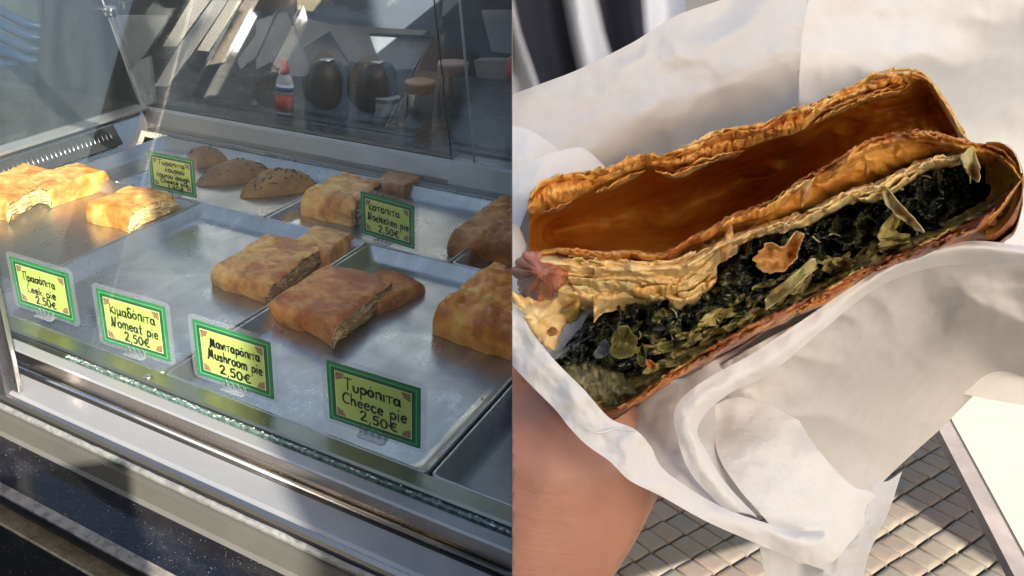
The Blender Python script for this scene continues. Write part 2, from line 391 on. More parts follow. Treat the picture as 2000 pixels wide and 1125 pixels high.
# chair reflections in the side pane, built as blue slats behind it
M_blue = simple('blue_slat', (0.018, 0.04, 0.11), 0.4)
for k, (pts, dd, lab) in enumerate([(((-20, 10), (130, 60)), 5.0, 'blue slatted chair at the top left, reflected in the side pane, built behind it'),
                         (((-30, 110), (110, 70)), 5.2, 'blue slatted chair lower left, reflected in the side pane, built behind it')]):
    t = thing('chair_reflection', G(40, 120, dd), lab, 'chair')
    for j in range(5):
        bm = bmesh.new(); y = 26 * j
        a = G(pts[0][0], pts[0][1] + y, dd); b2 = G(pts[1][0], pts[1][1] + y * .8, dd)
        tube(bm, [a, (a + b2) / 2 + Vector((0, 0, -.02)), b2], 0.016, 6); finish('slat', bm, M_blue, t, 'L')
    for q in (0, 1):
        bm = bmesh.new(); tube(bm, [G(pts[q][0] + 6, pts[q][1] - 20, dd), G(pts[q][0] + 20, 330, dd)], 0.012, 6)
        finish('leg', bm, simple('chair_leg', (.3, .32, .35), .3, .6), t, 'L')
slant('pale_stone', [(95, 205), (150, 185), (188, 205), (180, 240), (110, 262)], 4.6, simple('pale_cloth', (0.75, 0.76, 0.76), 0.7), 'bright pale cushion seen low through the side pane', 'cushion', 0.08)

# ------------------------------------------------------------------ the glass display case
case = thing('display_case', V(-1.2, 1.1, GZ), 'steel and glass bakery display case full of filled pies', 'display case')
XL, XR = -2.6, 0.6
def run(name, pts, mat, x0=-2.6, x1=0.4, smooth=False, parent=None, bev=0):
    bm = bmesh.new(); profile_x(bm, pts, x0, x1)
    return finish(name, bm, mat, parent or case, 'L', smooth)
run('tray_ledge', [(1.252, -0.001), (1.252, -0.03), (1.206, -0.03), (1.206, -0.004), (1.212, -0.001)], M_olive)
run('rubber_seal', [(1.206, -0.006), (1.206, -0.03), (1.174, -0.03), (1.174, -0.008)], M_black)
run('glass_channel', [(1.176, 0.0), (1.172, 0.002), (1.146, 0.002), (1.142, -0.003), (1.142, -0.032), (1.176, -0.032)], M_frame2)
run('channel_face', [(1.141, -0.002), (1.141, -0.040), (1.1425, -0.040), (1.1425, -0.002)], M_warm)
bm = bmesh.new(); tube(bm, [V(-2.6, 1.134, -0.037), V(0.4, 1.134, -0.037)], 0.006 * S, 12); finish('round_bead', bm, M_frame, case, 'L')
run('dark_groove', [(1.141, -0.0405), (1.118, -0.0405), (1.118, -0.05), (1.141, -0.05)], M_black)
run('sill', [(1.12, -0.040), (1.06, -0.0405), (1.052, -0.044), (1.052, -0.07), (1.12, -0.07)], M_frame2)
run('copper_strip', [(1.0515, -0.045), (1.0515, -0.056), (1.040, -0.056), (1.043, -0.049)], M_warm)
run('dark_groove', [(1.052, -0.0565), (1.036, -0.0565), (1.036, -0.062), (1.052, -0.062)], M_black)
def beadmat():
    m = simple('rough_bead', (0.20, 0.20, 0.19), 0.35, 0.3, 0.4, 160, 0.8, 0.001); return m
M_bead = beadmat()
bm = bmesh.new()
pts = []
grid(bm, [[V(x, 1.034 - 0.008 * math.cos(a), -0.068 + 0.008 * math.sin(a) + 0.0012 * fb(x * 30, a, 3)) for a in np.linspace(-1.6, 1.7, 9)] for x in np.linspace(-2.6, .4, 400)])
finish('rough_bead', bm, M_bead, case, 'L')
run('front_panel', [(1.045, -0.078), (1.018, -0.078), (1.016, -0.118), (1.010, -0.126), (1.045, -0.13)], M_panel)
run('case_base', [(1.05, -0.128), (2.75, -0.128), (2.75, -0.9), (1.05, -0.9)], M_dark)
run('case_floor', [(1.21, -0.06), (2.66, -0.06), (2.66, -0.12), (1.21, -0.12)], M_dark)
# counter below
cnt = thing('stone_counter', V(-1, .95, GZ), 'glossy black stone counter below the display case with a worn edge', 'counter')
run('counter_top', [(1.044, -0.1265), (0.888, -0.1265), (0.880, -0.132), (0.880, -0.150), (1.044, -0.150)], M_gran, parent=cnt)
run('counter_top_strip', [(0.902, -0.1262), (0.884, -0.1262), (0.880, -0.130), (0.8795, -0.1335), (0.902, -0.1268)], simple('worn_edge', (0.20, 0.18, 0.16), 0.3, 0.3, 0.5, 60, 0.4), parent=cnt)
run('counter_gap', [(1.04, -0.151), (0.905, -0.151), (0.905, -0.19), (1.04, -0.19)], M_black, parent=cnt)
run('counter_lip', [(1.0, -0.191), (0.868, -0.191), (0.866, -0.194), (0.866, -0.197), (1.0, -0.197)], simple('brass_lip', (0.30, 0.25, 0.17), 0.4, 0.6, 0.5, 90), parent=cnt)
run('counter_front', [(1.0, -0.198), (0.868, -0.198), (0.80, -0.9), (0.80, GZ), (1.0, GZ)], M_gran, parent=cnt)

# mullion, left
def lean_x(bm, k):
    for v in bm.verts:
        if v.co.z > ZB + .1: v.co.x += k * S
bm = bmesh.new(); box(bm, (-1.446, 1.060, -0.0395), (-1.424, 1.074, 1.0), .003); lean_x(bm, -.10); finish('mullion', bm, M_frame, case, 'L', False)
bm = bmesh.new(); box(bm, (-1.62, 1.045, -0.07), (-1.4465, 1.07, 1.0), .004); lean_x(bm, -.10); finish('mullion', bm, simple('dark_post', (0.10, 0.10, 0.11), 0.3, 0.7), case, 'L', False)
# front glass (leans back), with its sawn edge in the channel
def leanglass(name, x0, x1, y0, z0, y1, z1, mat, th=0.008):
    bm = bmesh.new(); profile_x(bm, [(y0, z0), (y1, z1), (y1 + th, z1), (y0 + th, z0)], x0, x1)
    return finish(name, bm, mat, case, 'L', False)
leanglass('front_pane', -2.6, 0.4, 1.182, -0.004, 1.50, 1.0, M_glass, 0.004)
run('pane_edge', [(1.184, -0.008), (1.192, -0.008), (1.192, 0.001), (1.184, 0.001)], M_edge, x0=-1.408)
bm = bmesh.new(); rr = random.Random(3)
for i in range(320):
    x = -1.4 + 1.7 * rr.random() ** 1.6; y = rr.uniform(1.183, 1.194); s = rr.uniform(.001, .0035)
    c0 = V(x, y, 0.001); vs = [bm.verts.new(c0 + Vector((rr.uniform(-1, 1) * s * 2, rr.uniform(-1, 1) * s, rr.uniform(0, .6) * s)) * S) for _ in range(4)]
    bmesh.ops.convex_hull(bm, input=vs)
tag(finish('edge_chips', bm, M_polish, case, 'L', False), kind='stuff')
# left side pane with its bright slanting rear edge, and bolt
def px_on_x(px, py, X):
    d = M @ _ray(px, py); t = X / d[0]; return V(X, d[1] * t, 1 + d[2] * t)
bm = bmesh.new()
vs = [V(-2.6, 1.3, .078), V(-2.6, 2.735, .078), V(-2.6, 2.46, .80), V(-2.6, 1.3, .80)]
prism(bm, vs, Vector((-.004, 0, 0))); finish('side_pane', bm, M_side, case, 'L', False)
bm = bmesh.new(); tube(bm, [V(-2.599, 2.741, .078), V(-2.599, 2.466, .80)], .0035 * S, 6); finish('side_pane_edge', bm, M_polish, case, 'L')
bm = bmesh.new(); c0 = V(-2.6, 2.585, .475)
for r, l in ((.022, .035),):
    rings = [(r * .8, 0), (r, .004), (r, .018), (r * .86, .02), (r * .86, .03), (r * .95, .032), (r * .95, .046), (r * .6, .05)]
    rs = [[bm.verts.new(c0 + Vector((h, a2 * math.cos(q), a2 * math.sin(q))) * S) for q in np.linspace(0, 2 * math.pi, 24, endpoint=False)] for a2, h in rings]
    for a, b2 in zip(rs, rs[1:]):
        for i in range(24): bm.faces.new((a[i], a[(i + 1) % 24], b2[(i + 1) % 24], b2[i]))
    bm.faces.new(rs[-1])
finish('bolt', bm, M_tin, case, 'L')
# rear sliding panes, leaning towards the front
leanglass('rear_pane', -2.6, -1.140, 2.762, .078, 2.40, 1.0, M_rear, 0.005)
leanglass('rear_pane', -1.213, 0.6, 2.742, .088, 2.385, 1.0, M_rear, 0.005)
bm = bmesh.new(); tube(bm, [V(-1.140, 2.758, .085), V(-1.140, 2.40, 1.0)], .0042 * S, 6); finish('rear_pane_edge', bm, M_polish, case, 'L')
bm = bmesh.new(); tube(bm, [V(-1.213, 2.738, .088), V(-1.213, 2.385, 1.0)], .002 * S, 6); finish('rear_pane_edge', bm, M_black, case, 'L')
# rear frame rails
run('rear_rail', [(2.80, .078), (2.735, .078), (2.728, .070), (2.712, .020), (2.712, .0), (2.80, .0)], M_frame2, x0=-2.56, x1=-1.205)
run('rear_rail', [(2.80, .086), (2.725, .086), (2.718, .078), (2.700, .012), (2.700, -.002), (2.80, -.002)], M_frame2, x0=-1.202, x1=.6)
run('rear_gasket', [(2.79, .081), (2.752, .081), (2.752, .0785), (2.79, .0785)], M_black, x0=-2.56, x1=-1.21)
run('rear_ledge', [(2.712, -.004), (2.672, -.004), (2.668, .004), (2.660, .004), (2.660, -.02), (2.712, -.02)], M_frame, x0=-2.55, x1=.6)
run('rear_bead', [(2.6995, .004), (2.685, .004), (2.685, -.0035), (2.6995, -.0035)], M_frame2, x0=-2.55, x1=.6)
# left side wall of the case with its ventilation grille
bm = bmesh.new()
prism(bm, [V(-2.5, 1.2, -.04), V(-2.5, 2.71, -.04), V(-2.57, 2.71, .076), V(-2.57, 1.2, .076)], Vector((-.02, 0, 0)))
finish('side_wall', bm, M_frame, case, 'L', False)
bm = bmesh.new(); box(bm, (-2.61, 1.2, .0765), (-2.53, 2.72, .088), .002); finish('side_rail', bm, M_frame2, case, 'L', False)
grl = None
slot = bmesh.new(); 
for i, y in enumerate(np.arange(1.62, 2.50, .022)):
    a, b2 = V(-2.508, y, -.004), V(-2.538, y + .004, .045)
    tube(slot, [a, (a + b2) / 2 + Vector((.0015, 0, 0)), b2], [.0008, .0014, .0008], 6)
finish('grille_rib', slot, M_frame, case, 'L')
bm = bmesh.new(); prism(bm, [V(-2.4985, 1.60, -.014), V(-2.4985, 2.52, -.014), V(-2.5435, 2.52, .055), V(-2.5435, 1.60, .055)], Vector((.0006, 0, .0004))); finish('grille_plate', bm, M_dark, case, 'L', False)
# screw on the ledge
bm = bmesh.new(); p = plane(289, 735, 0.0)
lathe(bm, [(.0055, 0), (.0055, .001), (.003, .0022), (.001, .0024)], V(p[0], p[1], 0.0), 18); finish('screw', bm, M_frame, case, 'L')
# hood
bm = bmesh.new(); box(bm, (-2.7, 1.47, 1.001), (.6, 1.53, 1.03), .004); finish('top_rail', bm, M_frame, case, 'L', False)
bm = bmesh.new(); box(bm, (-2.7, 2.36, 1.001), (.6, 2.42, 1.03), .004); finish('top_rail', bm, M_frame, case, 'L', False)
bm = bmesh.new(); box(bm, (-2.6, 1.53, 1.01), (.6, 2.36, 1.018)); finish('top_pane', bm, M_glass, case, 'L', False)

# ------------------------------------------------------------------ trays
def rrect(x0, x1, y0, y1, r, z, n=6):
    pts = []
    for cx, cy, a0 in ((x1 - r, y1 - r, 0), (x0 + r, y1 - r, 90), (x0 + r, y0 + r, 180), (x1 - r, y0 + r, 270)):
        for i in range(n + 1):
            a = math.radians(a0 + 90 * i / n); pts.append(V(cx + r * math.cos(a), cy + r * math.sin(a), z))
    return pts
FLOOR = -0.036
def make_tray(x0, x1, y0, y1, label, dz=0.0):
    t = thing('steel_tray', V((x0 + x1) / 2, (y0 + y1) / 2, FLOOR + dz), label, 'tray', 'steel trays in the display case')
    bm = bmesh.new(); g = .003
    loops = []
    for ins, z, r in ((0, -.012, .012), (0, -.0012, .012), (.0012, 0, .011), (.005, 0, .010), (.008, -.002, .010), (.030, -.030, .026), (.036, -.0350, .026), (.05, FLOOR, .026)):
        loops.append([bm.verts.new(p) for p in rrect(x0 + g + ins, x1 - g - ins, y0 + ins, y1 - ins, r, z + dz)])
    for a, b2 in zip(loops, loops[1:]):
        n = len(a)
        for i in range(n): bm.faces.new((a[i], a[(i + 1) % n], b2[(i + 1) % n], b2[i]))
    bm.faces.new(loops[-1])
    bmesh.ops.recalc_face_normals(bm, faces=bm.faces)
    finish('pan', bm, M_tray, t, 'L')
    bm = bmesh.new(); xm = (x0 + x1) / 2
    return t
for (a, b2, c0, c1, lab) in [(-2.41, -1.79, 1.253, 2.132, 'steel tray at the far left holding the pale golden leek pies'),
        (-1.79, -1.178, 1.253, 2.132, 'steel tray with only the mushroom pies at its right side'),
        (-1.178, -.553, 1.253, 2.132, 'steel tray with two cheese pies behind the cheese pie card'),
        (-.553, .07, 1.253, 2.132, 'steel tray at the right front corner, beyond the dark seam'),
        (-2.41, -2.16, 2.135, 2.655, 'narrow dim steel tray in the back left corner'),
        (-2.16, -1.543, 2.135, 2.655, 'rear steel tray carrying the three smooth seeded oval pies'),
        (-1.543, -.925, 2.135, 2.655, 'rear steel tray holding the blistered pies behind the chicken card'),
        (-.925, -.31, 2.135, 2.655, 'rear steel tray at the right, behind the big golden pies')]:
    make_tray(a, b2, c0, c1, lab)

# ------------------------------------------------------------------ price cards
def arc(cx, cy, rx, ry, a0, a1, n=12):
    return [(cx + rx * math.cos(math.radians(a0 + (a1 - a0) * i / n)), cy + ry * math.sin(math.radians(a0 + (a1 - a0) * i / n))) for i in range(n + 1)]
O = arc(.26, .27, .24, .27, 100, 470, 16)
A = arc(.24, .26, .22, .26, 60, 400, 14)
GL = {
 'Π': (.6, [[(.08, 0), (.1, .95)], [(.0, .92), (.62, .98)], [(.55, .97), (.56, .0)]]),
 'π': (.55, [[(.08, 0), (.08, .5)], [(.08, .5), (.3, .58), (.48, .5), (.5, 0)]]),
 'ρ': (.52, [[(.04, -.42), (.06, .5)], arc(.28, .27, .23, .25, 150, -170, 14)]),
 'p': (.52, [[(.04, -.42), (.05, .5)], arc(.27, .28, .23, .24, 150, -170, 14)]),
 'α': (.58, [A, [(.48, .52), (.47, .1), (.56, .0)]]),
 'a': (.58, [A, [(.48, .52), (.47, .1), (.56, .0)]]),
 'σ': (.58, [O, [(.26, .54), (.6, .56)]]),
 'ό': (.52, [O, [(.25, .80), (.27, .84)]]),
 'ο': (.5, [O]), 'o': (.5, [O]),
 'ι': (.14, [[(.06, .52), (.06, 0)]]),
 'i': (.14, [[(.06, .52), (.06, 0)], [(.06, .80), (.07, .83)]]),
 'τ': (.48, [[(-.02, .5), (.5, .56)], [(.25, .53), (.25, 0)]]),
 'Κ': (.5, [[(.05, .9), (.06, 0)], [(.48, .62), (.08, .34)], [(.1, .36), (.3, .12), (.55, 0)]]),
 'κ': (.42, [[(.04, .56), (.04, 0)], [(.4, .52), (.06, .26)], [(.08, .28), (.4, 0)]]),
 'μ': (.52, [[(.05, .5), (.03, -.36)], [(.05, .14), (.2, .0), (.4, .1), (.44, .5)], [(.44, .5), (.44, .05), (.54, 0)]]),
 'δ': (.5, [arc(.25, .25, .23, .25, 90, 450, 14), [(.25, .5), (.08, .72), (.15, .9), (.48, .88)]]),
 'Μ': (.8, [[(-.12, -.12), (.03, .02), (.2, .9), (.3, .25), (.42, .2), (.58, .85), (.62, .1), (.74, .04)]]),
 'M': (.8, [[(-.12, -.12), (.03, .02), (.2, .9), (.3, .25), (.42, .2), (.58, .85), (.62, .1), (.74, .04)]]),
 'ν': (.4, [[(.0, .52), (.2, 0), (.4, .54)]]),
 'Τ': (.62, [[(-.04, .9), (.6, .92)], [(.28, .9), (.26, 0)]]),
 'υ': (.48, [[(.02, .5), (.06, .12), (.24, 0), (.42, .14), (.46, .5)]]),
 'ύ': (.48, [[(.02, .5), (.06, .12), (.24, 0), (.42, .14), (.46, .5)], [(.2, .7), (.28, .82)]]),
 'u': (.5, [[(.02, .5), (.06, .12), (.22, 0), (.42, .14), (.46, .5)], [(.46, .5), (.46, 0)]]),
 'L': (.42, [[(.06, .9), (.03, .05)], [(.03, .04), (.46, .05)]]),
 'e': (.46, [[(.04, .28), (.44, .32)] + arc(.25, .28, .21, .26, 15, 320, 14)]),
 'k': (.44, [[(.05, .9), (.05, 0)], [(.42, .52), (.08, .26)], [(.1, .28), (.45, 0)]]),
 'K': (.5, [[(.05, .9), (.06, 0)], [(.48, .72), (.08, .36)], [(.1, .38), (.5, 0)]]),
 'N': (.72, [[(-.06, -.04), (.06, .1), (.14, .9)], [(.14, .9), (.3, .05), (.42, .05), (.62, .95)]]),
 'm': (.76, [[(.04, .5), (.04, 0)], [(.04, .34), (.2, .54), (.36, .46), (.37, 0)], [(.37, .34), (.54, .54), (.7, .44), (.71, 0)]]),
 'n': (.46, [[(.04, .52), (.04, 0)], [(.04, .32), (.2, .53), (.38, .46), (.42, 0)]]),
 't': (.4, [[(.2, .85), (.18, .08), (.3, 0)], [(.0, .55), (.4, .58)]]),
 's': (.42, [[(.4, .46), (.2, .54), (.06, .42), (.2, .28), (.38, .14), (.22, 0), (.02, .06)]]),
 'h': (.46, [[(.05, .95), (.04, 0)], [(.04, .3), (.2, .5), (.38, .42), (.42, 0)]]),
 'r': (.38, [[(.06, .52), (.05, 0)], [(.05, .3), (.2, .5), (.38, .5)]]),
 'C': (.6, [[(.58, .82), (.36, .94), (.08, .66), (.04, .3), (.22, .03), (.56, .06)]]),
 'c': (.44, [arc(.26, .27, .23, .26, 50, 320, 12)]),
 'd': (.52, [A, [(.48, .95), (.47, 0)]]),
 'g': (.5, [A, [(.46, .5), (.46, -.2), (.25, -.4), (.05, -.3)]]),
 '2': (.55, [[(.04, .72), (.2, .93), (.44, .84), (.42, .55), (.06, .04), (.3, .06), (.56, .02)]]),
 '5': (.5, [[(.48, .92), (.14, .9), (.1, .54), (.32, .58), (.46, .34), (.34, .04), (.04, .08)]]),
 '0': (.55, [arc(.28, .44, .25, .45, 90, 450, 18)]),
 '1': (.2, [[(.0, .74), (.14, .92), (.13, 0)]]),
 '9': (.5, [arc(.25, .66, .2, .24, 0, 360, 14), [(.45, .68), (.42, .3), (.3, 0)]]),
 ',': (.2, [[(.14, .06), (.04, -.28)]]),
 '€': (.66, [[(.6, .72), (.42, .82), (.2, .6), (.16, .3), (.34, .04), (.64, .02)], [(0, .5), (.5, .52)], [(.0, .34), (.46, .36)]]),
 ' ': (.34, []),
}
def smooth_line(p, n=5):
    if len(p) < 3: return p
    out = []
    for i in range(len(p) - 1):
        p0 = p[max(i - 1, 0)]; p1 = p[i]; p2 = p[i + 1]; p3 = p[min(i + 2, len(p) - 1)]
        for k in range(n):
            t = k / n
            out.append(tuple(.5 * ((2 * p1[q]) + (-p0[q] + p2[q]) * t + (2 * p0[q] - 5 * p1[q] + 4 * p2[q] - p3[q]) * t * t + (-p0[q] + 3 * p1[q] - 3 * p2[q] + p3[q]) * t ** 3) for q in (0, 1)))
    out.append(p[-1]); return out
def text_strokes(txt, x0, y0, x1, size, slope=0.0, rnd=None):
    """strokes of handwriting from x0 to x1 in card coordinates, baseline y0"""
    w = sum(GL[c][0] + .16 for c in txt) - .16
    sx = (x1 - x0) / w; x = x0; out = []
    for c in txt:
        gw, st = GL[c]; dy = rnd.uniform(-.03, .03) * size; k = rnd.uniform(.94, 1.06)
        for s in st:
            out.append([(x + px * sx, y0 + slope * (x - x0) + dy + py * size * k) for px, py in (smooth_line(s) if len(s) < 10 else s)])
        x += (gw + .16) * sx
    return out
M_lam = None
def laminate():
    m, nt, b = newmat('clear_laminate'); nt.nodes.remove(b); out = nt.nodes['Material Output']
    tr = nt.nodes.new('ShaderNodeBsdfTransparent'); tr.inputs[0].default_value = (.93, .94, .95, 1)
    gl = nt.nodes.new('ShaderNodeBsdfPrincipled'); gl.inputs['Base Color'].default_value = (.75, .77, .8, 1); gl.inputs['Roughness'].default_value = .2
    mx = nt.nodes.new('ShaderNodeMixShader'); mx.inputs[0].default_value = .09
    nt.links.new(tr.outputs[0], mx.inputs[1]); nt.links.new(gl.outputs[0], mx.inputs[2]); nt.links.new(mx.outputs[0], out.inputs[0])
    return m
M_lam = laminate()
M_green = simple('green_border', (0.025, 0.20, 0.07), 0.35, 0, 0.08)
M_green2 = simple('light_green_line', (0.10, 0.42, 0.17), 0.35, 0, 0.06)
M_green3 = simple('dark_green_line', (0.015, 0.11, 0.04), 0.35, 0, 0.06)
M_lime = simple('lime_field', (0.47, 0.58, 0.15), 0.4, 0, 0.04, 40)
M_cream = simple('cream_line', (0.75, 0.78, 0.45), 0.4, 0, 0.04)
M_shell = simple('shell_tan', (0.36, 0.20, 0.115), 0.5, 0, 0.15, 300)
M_shell2 = simple('shell_brown', (0.12, 0.05, 0.03), 0.5)
M_ink = simple('marker_ink', (0.008, 0.008, 0.010), 0.35)
M_clip = laminate(); M_clip.name = 'clear_clip'
M_clip.node_tree.nodes['Principled BSDF'].inputs['Base Color'].default_value = (.4, .42, .44, 1)
M_clip.node_tree.nodes['Mix Shader'].inputs[0].default_value = .30
def card(q, lines, label, slot=0.5):
    X, Y, yaw, lean, w, hh, roll = q
    r = Vector((math.cos(yaw), math.sin(yaw), 0)); n = Vector((-math.sin(yaw), math.cos(yaw), 0))
    up = Vector((0, 0, 1)) * math.cos(lean) + n * math.sin(lean)
    R = r * math.cos(roll) + up * math.sin(roll); U = -r * math.sin(roll) + up * math.cos(roll)
    N = R.cross(U)      # towards the viewer
    if N.y > 0: N = -N
    org = Vector((X, Y, .008))
    def C(u, v, k=0.0):
        p = org + R * u + U * v + N * k; return V(p.x, p.y, p.z)
    t = thing('price_card', C(w / 2, 0), label, 'price card', 'price cards on the trays')
    m_ = .012
    def rr2(a, b2, c, d, rad, k):
        return [C(x, y, k) for cx, cy, a0 in ((c - rad, d - rad, 0), (a + rad, d - rad, 90), (a + rad, b2 + rad, 180), (c - rad, b2 + rad, 270)) for x, y in arc(cx, cy, rad, rad, a0, a0 + 90, 4)]
    bm = bmesh.new(); prism(bm, rr2(-m_, -m_ * .8, w + m_, hh + m_, .012, 0), C(0, 0, -.0016) - C(0, 0, 0))
    finish('laminate_sleeve', bm, M_lam, t, 'L', False)
    # border: nested flat prints, each a hair proud of the one below
    bm = bmesh.new(); b_ = .0165
    def rect(i, k, mi):
        f = bm.faces.new([bm.verts.new(C(x, y, k)) for x, y in ((i, i), (w - i, i), (w - i, hh - i), (i, hh - i))]); f.material_index = mi
    def frame(i, j, k, mi):
        o_ = [bm.verts.new(C(x, y, k)) for x, y in ((i, i), (w - i, i), (w - i, hh - i), (i, hh - i))]
        n_ = [bm.verts.new(C(x, y, k)) for x, y in ((j, j), (w - j, j), (w - j, hh - j), (j, hh - j))]
        for a in range(4):
            f = bm.faces.new((o_[a], o_[(a + 1) % 4], n_[(a + 1) % 4], n_[a])); f.material_index = mi
    frame(0, .0062, .0008, 0); frame(.0062, .0088, .0008, 1); frame(.0088, b_, .0008, 2); frame(b_, b_ + .0012, .0008, 3); 
    f = bm.faces.new([bm.verts.new(C(x, y, -.0018)) for x, y in ((0, 0), (w, 0), (w, hh), (0, hh))]); f.material_index = 0
    finish('green_border', bm, [M_green, M_green2, M_green3, M_cream], t, 'L', False)
    bm = bmesh.new(); rect(b_ + .0012, .0008, 0)
    fld = finish('lime_paper', bm, M_lime, t, 'L', False)
    rnd = random.Random(len(label) + int(w * 1e5))
    # shells in the corners
    s = .0125
    for cx, cy, ax, ay in ((b_ + .003, hh - b_ - .003, 1, -1), (w - b_ - .003, hh - b_ - .003, -1, -1), (b_ + .003, b_ + .003, 1, 1), (w - b_ - .003, b_ + .003, -1, 1)):
        bm = bmesh.new(); a0 = math.atan2(ay, ax)
        rim = [(cx + s * 1.25 * (1 + .06 * math.cos(q * 9)) * math.cos(a0 + q), cy + s * 1.25 * (1 + .06 * math.cos(q * 9)) * math.sin(a0 + q)) for q in np.linspace(-.85, .85, 13)]
        f = bm.faces.new([bm.verts.new(C(x, y, .0012)) for x, y in [(cx, cy)] + rim])
        for q in range(len(rim) - 1):
            ribbon(bm, [rim[q], rim[q + 1]], .0006, C, .0015, 1)
        for q in range(0, 13, 3): ribbon(bm, [(cx, cy), rim[q]], .0005, C, .0015, 1)
        finish('shell_emblem', bm, [M_shell, M_shell2], t, 'L', False)
    for (txt, x0, y0, x1, size, slope) in lines:
        bm = bmesh.new()
        for st in text_strokes(txt, x0 * w, y0 * hh, x1 * w, size * hh, slope * hh / w, rnd):
            ribbon(bm, st, .0021 * (1.0 + rnd.uniform(-.1, .15)), C, .0019, 0)
        finish('handwriting', bm, M_ink, t, 'L', False)
    # clear comb clip holding the card
    bm = bmesh.new(); cw = .058; cx = w * slot
    base = [C(cx - cw / 2 + x, -.008, z) for x, z in ((0, -.02), (cw, -.02), (cw, .012), (cw * .93, .018), (cw * .07, .018), (0, .012))]
    prism(bm, base, (C(0, .003) - C(0, 0)))
    for i in range(4):
        x = cx - cw / 2 + cw * (.14 + .24 * i)
        tube(bm, [C(x - .005, -.005, .006), C(x - .0055, .007, .006), C(x - .002, .013, .006), C(x + .003, .013, .006), C(x + .006, .007, .006), C(x + .006, -.005, .006)], .0011 * S, 6)
    tube(bm, [C(cx - cw / 2, -.006, .012), C(cx - cw * .45, -.006, .018), C(cx + cw * .45, -.006, .018), C(cx + cw / 2, -.006, .012), C(cx + cw / 2, .004, .006), C(cx + cw / 2, .012, .004)], .0012 * S, 6)
    finish('comb_clip', bm, M_clip, t, 'L')
    return t
def ribbon(bm, pts, hw, C, k, mi):
    n = len(pts)
    if n < 2: return
    L = []
    for i in range(n):
        a = pts[max(i - 1, 0)]; b2 = pts[min(i + 1, n - 1)]
        dx, dy = b2[0] - a[0], b2[1] - a[1]; l = math.hypot(dx, dy) or 1
        dx, dy = dx / l, dy / l; x, y = pts[i]
        if i == 0: x -= dx * hw * .7; y -= dy * hw * .7
        if i == n - 1: x += dx * hw * .7; y += dy * hw * .7
        h = hw * (.62 if i in (0, n - 1) else 1)
        L.append((bm.verts.new(C(x - dy * h, y + dx * h, k)), bm.verts.new(C(x + dy * h, y - dx * h, k))))
    for a, b2 in zip(L, L[1:]):
        f = bm.faces.new((a[0], a[1], b2[1], b2[0])); f.material_index = mi
P250 = lambda x0, x1, y=.165: ('2,50€', x0, y, x1, .165, 0)
card([-1.6882, 1.296, 0.0599, -0.0764, 0.1889, 0.1331, -0.0172], [('Πρασόπιτα', .20, .60, .74, .17, -.0), ('Leek pie', .24, .36, .72, .17, -.0), P250(.36, .70)], 'green-bordered leek pie price card, farthest left by the post')
card([-1.3764, 1.2757, 0.0805, -0.0719, 0.1879, 0.1378, -0.0095], [('Κιμαδόπιτα', .18, .62, .84, .19, .01), ('Nomeat pie', .18, .38, .86, .19, -.02), P250(.36, .72)], 'price card for the nomeat pie, second from the left at the glass')
card([-1.1048, 1.2837, 0.0481, -0.0992, 0.1885, 0.1376, -0.0104], [('Μανιταρόπιτα', .22, .62, .86, .17, -.01), ('Mushroom pie', .18, .40, .88, .18, -.03), P250(.32, .72)], 'mushroom pie price card standing between the nomeat and cheese cards')
card([-0.7861, 1.297, 0.0467, -0.1507, 0.1897, 0.1412, -0.0088], [('Τυρόπιτα', .20, .62, .80, .20, -.0), ('Cheece pie', .17, .38, .86, .20, -.03), P250(.36, .76)], 'largest-looking price card, cheese pie in marker, nearest the viewer')
card([-2.0013, 2.1363, 0.0288, -0.0641, 0.1873, 0.1296, -0.005], [('Τυροπιτα', .22, .72, .80, .13, 0), ('κουρού', .36, .555, .78, .13, -.0), ('Kourou dough', .16, .385, .88, .125, -.0), ('Cheece pie', .24, .24, .84, .12, .0), ('1,90€', .40, .08, .74, .13, 0)], 'five-line price card standing in front of the seeded oval pies')
card([-1.22, 2.1707, -0.1614, -0.0826, 0.1856, 0.1296, 0.0126], [('Κοτόπιτα', .16, .64, .74, .19, -.0), ('Nochicken pie', .14, .40, .90, .18, -.02), P250(.34, .72)], 'price card for the nochicken pie on the rear tray edge', .42)

